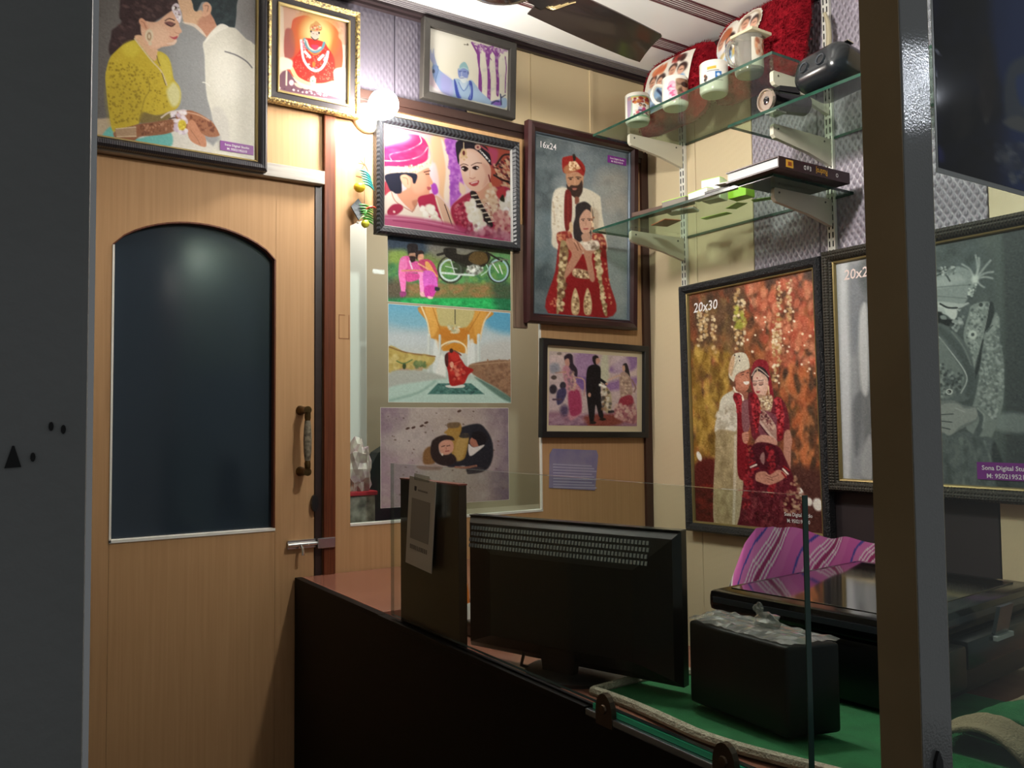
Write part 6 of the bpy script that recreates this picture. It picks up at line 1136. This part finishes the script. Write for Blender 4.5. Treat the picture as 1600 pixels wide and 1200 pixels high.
# ------------------------------------------------------------------ monitor (back toward the door)
mo = thing('computer_monitor', 'black flat monitor seen from behind with a perforated top vent', 'monitor', (-1.165, -1.07, .95))
ML, MR = Vector((-1.262, -.856, 1.222)), Vector((-1.115, -1.288, 1.222))
mu = (MR-ML).normalized(); mn = Vector((mu.y, -mu.x, 0)); mn = -mn if mn.x > 0 else mn      # mn: out of the back, toward the door
mw = (MR-ML).length
def mp(u, v, n_): return ML+mu*u+Vector((0, 0, v-.0))+mn*n_
hgt = .252; tiltv = .02
mb = MB()
def slab(u0, u1, v0, v1, n0, n1): return [mp(u0, v0, n0), mp(u1, v0, n0), mp(u1, v1, n0), mp(u0, v1, n0)]
mb.prism(slab(0, mw, -hgt, 0, -.025), mn*.025) if False else None
bmq = MB(); f0 = [mp(0, -hgt, -.022), mp(mw, -hgt, -.022), mp(mw, 0, -.022), mp(0, 0, -.022)]
f1 = [mp(0, -hgt, -.004), mp(mw, -hgt, -.004), mp(mw, 0, -.004), mp(0, 0, -.004)]
f2 = [mp(.010, -hgt+.012, .010), mp(mw-.010, -hgt+.012, .010), mp(mw-.010, -.012, .010), mp(.010, -.012, .010)]
f3 = [mp(.075, -hgt+.035, .026), mp(mw-.075, -hgt+.035, .026), mp(mw-.075, -.066, .026), mp(.075, -.066, .026)]
bmq.add(f0+f1+f2+f3, [(3, 2, 1, 0)]+[(a+4*k, (a+1) % 4+4*k, (a+1) % 4+4*k+4, a+4*k+4) for k in range(3) for a in range(4)]+[(12, 13, 14, 15)])
MONB = mat('monitor_black', '141516', .3, spec=.5)
bmq.build('shell', MONB, mo)
f = MB().prism([mp(.006, -hgt+.006, -.0225), mp(mw-.006, -hgt+.006, -.0225), mp(mw-.006, -.006, -.0225), mp(.006, -.006, -.0225)], mn*-.001); f.build('screen', BLACKG, mo)
MB().prism([mp(.0, .0, -.022), mp(mw, .0, -.022), mp(mw, .0, .000), mp(.0, .0, .000)], (0, 0, .002)).build('top_edge', mat('monitor_edge', '2c3034', .18, spec=.6), mo)
# vent: rows of raised nubs on the upper slope
vent = MB(); sl = Vector(mp(.075, -.066, .026)-mp(.075, -.012, .010)); 
for r_ in range(4):
    for k in range(58):
        u = .018+.0071*k+.0018*(r_ % 2)
        if u > mw-.05: continue
        tt = .10+.20*r_
        p = mp(u, -.012-.054*tt, .010+.016*tt*1.0)+mn*.0006
        a = mu*.0042; b_ = Vector((0, 0, -.0066))+mn*.0018
        vent.prism([p, p+a, p+a+b_, p+b_], mn*.0016)
vo = vent.build('vent', mat('vent_sheen', 'b4bcc2', .22, spec=.7, metal=.7), mo); vo['kind'] = 'stuff'
nb = mp(mw*.47, 0, .02); MB().prism([mp(mw*.40, -.20, .022), mp(mw*.58, -.20, .022), mp(mw*.56, -.268, .022), mp(mw*.42, -.268, .022)], mn*-.016).build('stand_neck', BLACK, mo)
base_c = mp(mw*.49, 0, .0); MB().lathe([(0, 0), (.095, 0), (.095, .006), (.08, .010), (0, .012)], (base_c.x+.03, base_c.y, .9503), 'Z', 32).build('stand_base', BLACK, mo, smooth=True)
MB().tube([mp(mw*.32, -.24, .018), mp(mw*.31, -.262, .020), mp(mw*.36, -.270, .01), Vector((-1.15, -.98, .955)), Vector((-1.05, -.93, .954))], .0035, 8).build('cable', BLACK, mo, smooth=True)
gt = thing('glue_tube', 'small orange topped white tube behind the raised board', 'tube', (-1.14, -.62, .95))
MB().lathe([(.0, 0), (.013, 0), (.013, .04), (.010, .052)], (-1.150, -.645, .9505), 'Z', 16).build('bottle', WHITE, gt, smooth=True)
MB().lathe([(.009, .0525), (.008, .075), (.003, .102), (0, .104)], (-1.150, -.645, .9505), 'Z', 16).build('cap', mat('orange_cap', 'd8792a', .4), gt, smooth=True)
tag(MB().box(-1.19, -1.10, -.80, -.705, .9502, .982, b=.004).build('card_reader', BLACKG), 'small glossy black box on the desk between board and monitor', 'box')
tag(MB().prism([(-1.20, -.985, .9503), (-1.165, -1.035, .9503), (-1.13, -1.01, .9503), (-1.165, -.96, .9503)], (0, 0, .001)).build('paper_slip', PKW), 'small white paper slip on the desk beside the monitor stand', 'paper')

# ------------------------------------------------------------------ printer corner
GRN = mat('green_mat_cloth', '1d6b3a', .9, bump=(600, .4), vary=(30, '175a30', .7))
mt_ = thing('desk_mat', 'green cloth mat with frayed cream border under the printer', 'mat', (-.8, -1.45, .951))
gx = 46; gy = 26; V = []; fs = []
def mzz(x, y): return .9522+.0035*(1+math.sin(x*31+y*17))*.5+.006*max(0, math.sin((x+1.22)*9+y*11))*.6
def mat_pt(i, j):
    x = -1.222+(i/gx)*.50; y = -1.745+(j/gy)*.545
    y += .020*math.sin(x*9)*(j/gy) ; x += .012*math.sin(y*14)+.06*(1-j/gy)**2*(1-i/gx)
    return x, y
for j in range(gy+1):
    for i in range(gx+1):
        x, y = mat_pt(i, j); V.append((x, y, mzz(x, y)))
fs = [(j*(gx+1)+i, j*(gx+1)+i+1, (j+1)*(gx+1)+i+1, (j+1)*(gx+1)+i) for j in range(gy) for i in range(gx)]
mo_ = MB().add(V, fs).build('cloth', GRN, mt_, smooth=True)
sol = mo_.modifiers.new('thick', 'SOLIDIFY'); sol.thickness = .0015; sol.offset = 1
edge = [mat_pt(gx, gy)]+[mat_pt(i, gy) for i in range(gx-1, -1, -1)]+[mat_pt(0, j) for j in range(gy-1, -1, -1)]
MB().tube([(x, y, mzz(x, y)+.004) for x, y in edge], .0085, 8).build('border', mat('cream_border', 'b9b09c', .8, bump=(300, .6), vary=(80, '9d947f', .8)), mt_, smooth=True)
# ink tank box in clear film
ib = thing('ink_tank', 'narrow black ink tank box topped with crumpled clear film', 'ink tank', (-1.11, -1.42, .962))
PT = [(-1.140, -1.328), (-1.147, -1.522), (-1.062, -1.547), (-1.062, -1.318)]
bmx = bmesh.new(); vb = [bmx.verts.new((x, y, .9645)) for x, y in PT]; vt = [bmx.verts.new((x, y, 1.090)) for x, y in PT]
bmx.faces.new(vb[::-1]); bmx.faces.new(vt); [bmx.faces.new((vb[i], vb[(i+1) % 4], vt[(i+1) % 4], vt[i])) for i in range(4)]
bmesh.ops.bevel(bmx, geom=bmx.edges[:], offset=.006, segments=3, affect='EDGES', profile=.5)
MB().bm(bmx).build('case', mat('ink_case_black', '101112', .42, spec=.35), ib, smooth=True)
film = glass_mat('cling_film', 'd8dad8', refl=2.2, rough=.08, film=.16, filmcol='d8d8d4')
rng = random.Random(9); V = []; nx_, ny_ = 12, 22
for j in range(ny_+1):
    for i in range(nx_+1):
        s, t_ = i/nx_, j/ny_
        p = Vector((*PT[0], 0)).lerp(Vector((*PT[3], 0)), s).lerp(Vector((*PT[1], 0)).lerp(Vector((*PT[2], 0)), s), t_)
        edge_ = min(s, 1-s, t_, 1-t_); V.append((p.x, p.y, 1.0915+(0 if edge_ == 0 else .004)+rng.uniform(0, .0045)))
fs = [(j*(nx_+1)+i, j*(nx_+1)+i+1, (j+1)*(nx_+1)+i+1, (j+1)*(nx_+1)+i) for j in range(ny_) for i in range(nx_)]
MB().add(V, fs).build('cling_film', film, ib)
kn = bmesh.new(); bmesh.ops.create_icosphere(kn, subdivisions=2, radius=1)
for v in kn.verts:
    k = rng.uniform(.55, 1.25); v.co = Vector((-1.098+v.co.x*.014*k, -1.452+v.co.y*.024*k, 1.106+v.co.z*.014*k))
MB().bm(kn).build('film_knot', film, ib)
kn = bmesh.new(); bmesh.ops.create_icosphere(kn, subdivisions=2, radius=1)
for v in kn.verts:
    k = rng.uniform(.5, 1.3); v.co = Vector((-1.098+v.co.x*.006*k, -1.432+v.co.y*.007*k, 1.122+v.co.z*.010*k))
MB().bm(kn).build('film_twist', film, ib)
# multifunction printer
pr = thing('printer', 'large black flatbed printer with glossy scanner lid behind the post', 'printer', (-.70, -1.37, .96), (0, 0, R(5)))
PB = mat('printer_black', '0e0f11', .35, spec=.45)
PM = wmat(pr)
def pbox(x0, x1, y0, y1, z0, z1, b=.008):
    m_ = MB().box(x0, x1, y0, y1, z0, z1, b=b); return m_
pbox(-.245, .245, -.175, .185, .002, .100, .010).build('body', PB, pr, world=False, smooth=True)
lid = pbox(-.25, .25, -.178, .19, .102, .140, .012).build('scanner_lid', BLACKG, pr, world=False, smooth=True)
pbox(-.215, .215, -.140, .165, .1400, .1415, .0006).build('lid_gloss', mat('lid_gloss_panel', '1a1718', .06, spec=.8, coat=1), lid, world=False)
MB().box(-.2515, -.2502, -.165, .178, .118, .128).box(-.235, .235, -.1792, -.1783, .118, .128).build('lid_trim', mat('printer_grey_trim', '4a5058', .25, metal=.4), lid, world=False)
pbox(-.235, -.125, -.205, -.176, .030, .095, .006).build('paper_tray', PB, pr, world=False, smooth=True)
cp = pbox(-.12, .235, -.205, -.177, .055, .100, .006).build('control_panel', mat('panel_dark', '1b1e22', .25, spec=.5), pr, world=False, smooth=True)
MB().prism([(-.030, -.2065, .095), (.020, -.2065, .095), (.020, -.2165, .142), (-.030, -.2165, .142)], (0, .006, 0)).build('display', mat('display_glass', '4a5054', .2, spec=.7), cp, world=False)
MB().box(-.036, .026, -.2125, -.2055, .088, .095).build('panel_trim', mat('pale_trim', 'b9bcbc', .35), cp, world=False)
# pink striped cloth thrown behind
PK = mat('pink_striped_cloth', 'd05aa0', .8)
nt = PK.node_tree; tc = nt.nodes.new('ShaderNodeAttribute'); tc.attribute_name = 'print'; nt.links.new(tc.outputs['Color'], nt.nodes['Principled BSDF'].inputs['Base Color'])
V = []; colr = []; NX, NY = 240, 60
stripes = [(0, .03, 'd8d2d6'), (.03, .10, 'b83c90'), (.10, .125, '3a3a8a'), (.125, .19, 'c45aa6'), (.19, .21, '3a3a8a'), (.21, .27, 'b83c90')]
def stripe(u):
    f_ = u*2.6 % 1
    if f_ < .22: return 'd05fae'
    if f_ < .27: return '4a44a0'
    if f_ < .42: return 'd874b8'
    if f_ < .45 or .49 < f_ < .52 or .56 < f_ < .59: return 'efdfe8'
    if f_ < .60: return 'c850a2'
    if f_ < .68: return 'a02a68'
    if f_ < .71 or .75 < f_ < .78: return 'efdfe8'
    if f_ < .82: return 'c850a2'
    return 'd66cb4'
ZT = [(0, 1.085), (.06, 1.150), (.11, 1.180), (.20, 1.186), (.35, 1.170), (.55, 1.145), (.8, 1.125), (1, 1.105)]
for j in range(NY+1):
    for i in range(NX+1):
        s, t_ = i/NX, j/NY            # s along the wall side, t_ up the front, over the ridge and down the back
        zr = float(np.interp(s, [q[0] for q in ZT], [q[1] for q in ZT]))+.004*math.sin(s*21)
        hgt_ = 1-abs(2*t_-1)
        z = .985+(zr-.985)*(hgt_**.75)
        y = -1.150+.085*t_+.008*math.sin(s*17+t_*4)*hgt_
        x = -.835+.60*s+.045*hgt_*(1-s)-.01*math.sin(t_*6)
        V.append((x, y, z)); colr.append(lin(stripe(s*1.25-.34*(2*t_ if t_ < .5 else 2-2*t_)+1) if s > .012 else 'e6e0e2'))
fs = [(j*(NX+1)+i, j*(NX+1)+i+1, (j+1)*(NX+1)+i+1, (j+1)*(NX+1)+i) for j in range(NY) for i in range(NX)]
ck = MB().add(V, fs).build('striped_cloth', PK, recalc=False, smooth=True)
at = ck.data.color_attributes.new('print', 'FLOAT_COLOR', 'POINT'); rgba = np.ones((len(V), 4), np.float32); rgba[:, :3] = np.array(colr); at.data.foreach_set('color', rgba.ravel())
so = ck.modifiers.new('thick', 'SOLIDIFY'); so.thickness = .002
tag(ck, 'pink cloth with blue, maroon and white stripes draped behind the printer', 'cloth')

# ------------------------------------------------------------------ poster on the front glass
tpz = thing('glass_poster', 'dark blue glossy poster stuck on the front glass right of the post', 'poster', (-1.0, -1.795, 1.675))
plz = placer((-1.226, -1.8022, 1.668), (1, 0, 0), (0, 0, 1), (0, -1, 0))
MB().prism([plz(0, 0, 0), plz(.45, 0, 0), plz(.45, .62, 0), plz(0, .62, 0)], (0, -.0006, 0)).build('sheet', mat('poster_edge_silver', 'a8aaa6', .3, metal=.3), tpz)
print_mesh(tpz, 'printed_face', CANV['poster'], .004, .446, .006, .614, .0010, plz, print_mat('poster_gloss', .07, .35))

# ------------------------------------------------------------------ lamp across the lane, seen only as a streak on the post
sl_ = thing('street_lamp', 'street lamp on a thin pole outside to the right of the shop', 'lamp', (.31, -2.86, -.03))
MB().tube([(.31, -2.86, -.03), (.31, -2.86, 2.50)], .025, 12).build('pole', mat('pole_grey', '5a5c5e', .5), sl_, smooth=True)
MB().box(.14, .48, -2.835, -2.775, 2.436, 2.48, b=.005).build('lamp_hood', mat('pole_grey', '5a5c5e', .5), sl_)
MB().tube([(.16, -2.795, 2.416), (.46, -2.795, 2.416)], .014, 14).build('lamp_tube', mat('street_tube_glow', 'ffffff', .5, emit='eef4ff', estr=38.0), sl_, smooth=True)

ft = thing('folded_towel', 'green towel with beige edges lying folded in front of the printer', 'towel', (-.80, -1.68, .951))
for k, (x0, m_) in enumerate(((-.985, 'beige_towel'), (-.905, 'green_towel'), (-.80, 'beige_towel'), (-.72, 'green_towel'))):
    tm = mat('beige_towel', '8d8064', .9, bump=(300, .5)) if m_ == 'beige_towel' else GRN
    w_ = .078 if m_ == 'beige_towel' else .100
    P = [(x0+w_*u, -1.755+.13*v, .9515+.052*math.sin(PI*(.12+.76*v))*(.86+.14*math.sin(PI*u))+.004*math.sin(9*u+5*v+k)) for v in np.linspace(0, 1, 12) for u in np.linspace(0, 1, 8)]
    mb = MB().add(P, [(j*8+i, j*8+i+1, (j+1)*8+i+1, (j+1)*8+i) for j in range(11) for i in range(7)]); o = mb.build('band', tm, ft, smooth=True)
    so_ = o.modifiers.new('thick', 'SOLIDIFY'); so_.thickness = .006; so_.offset = -1
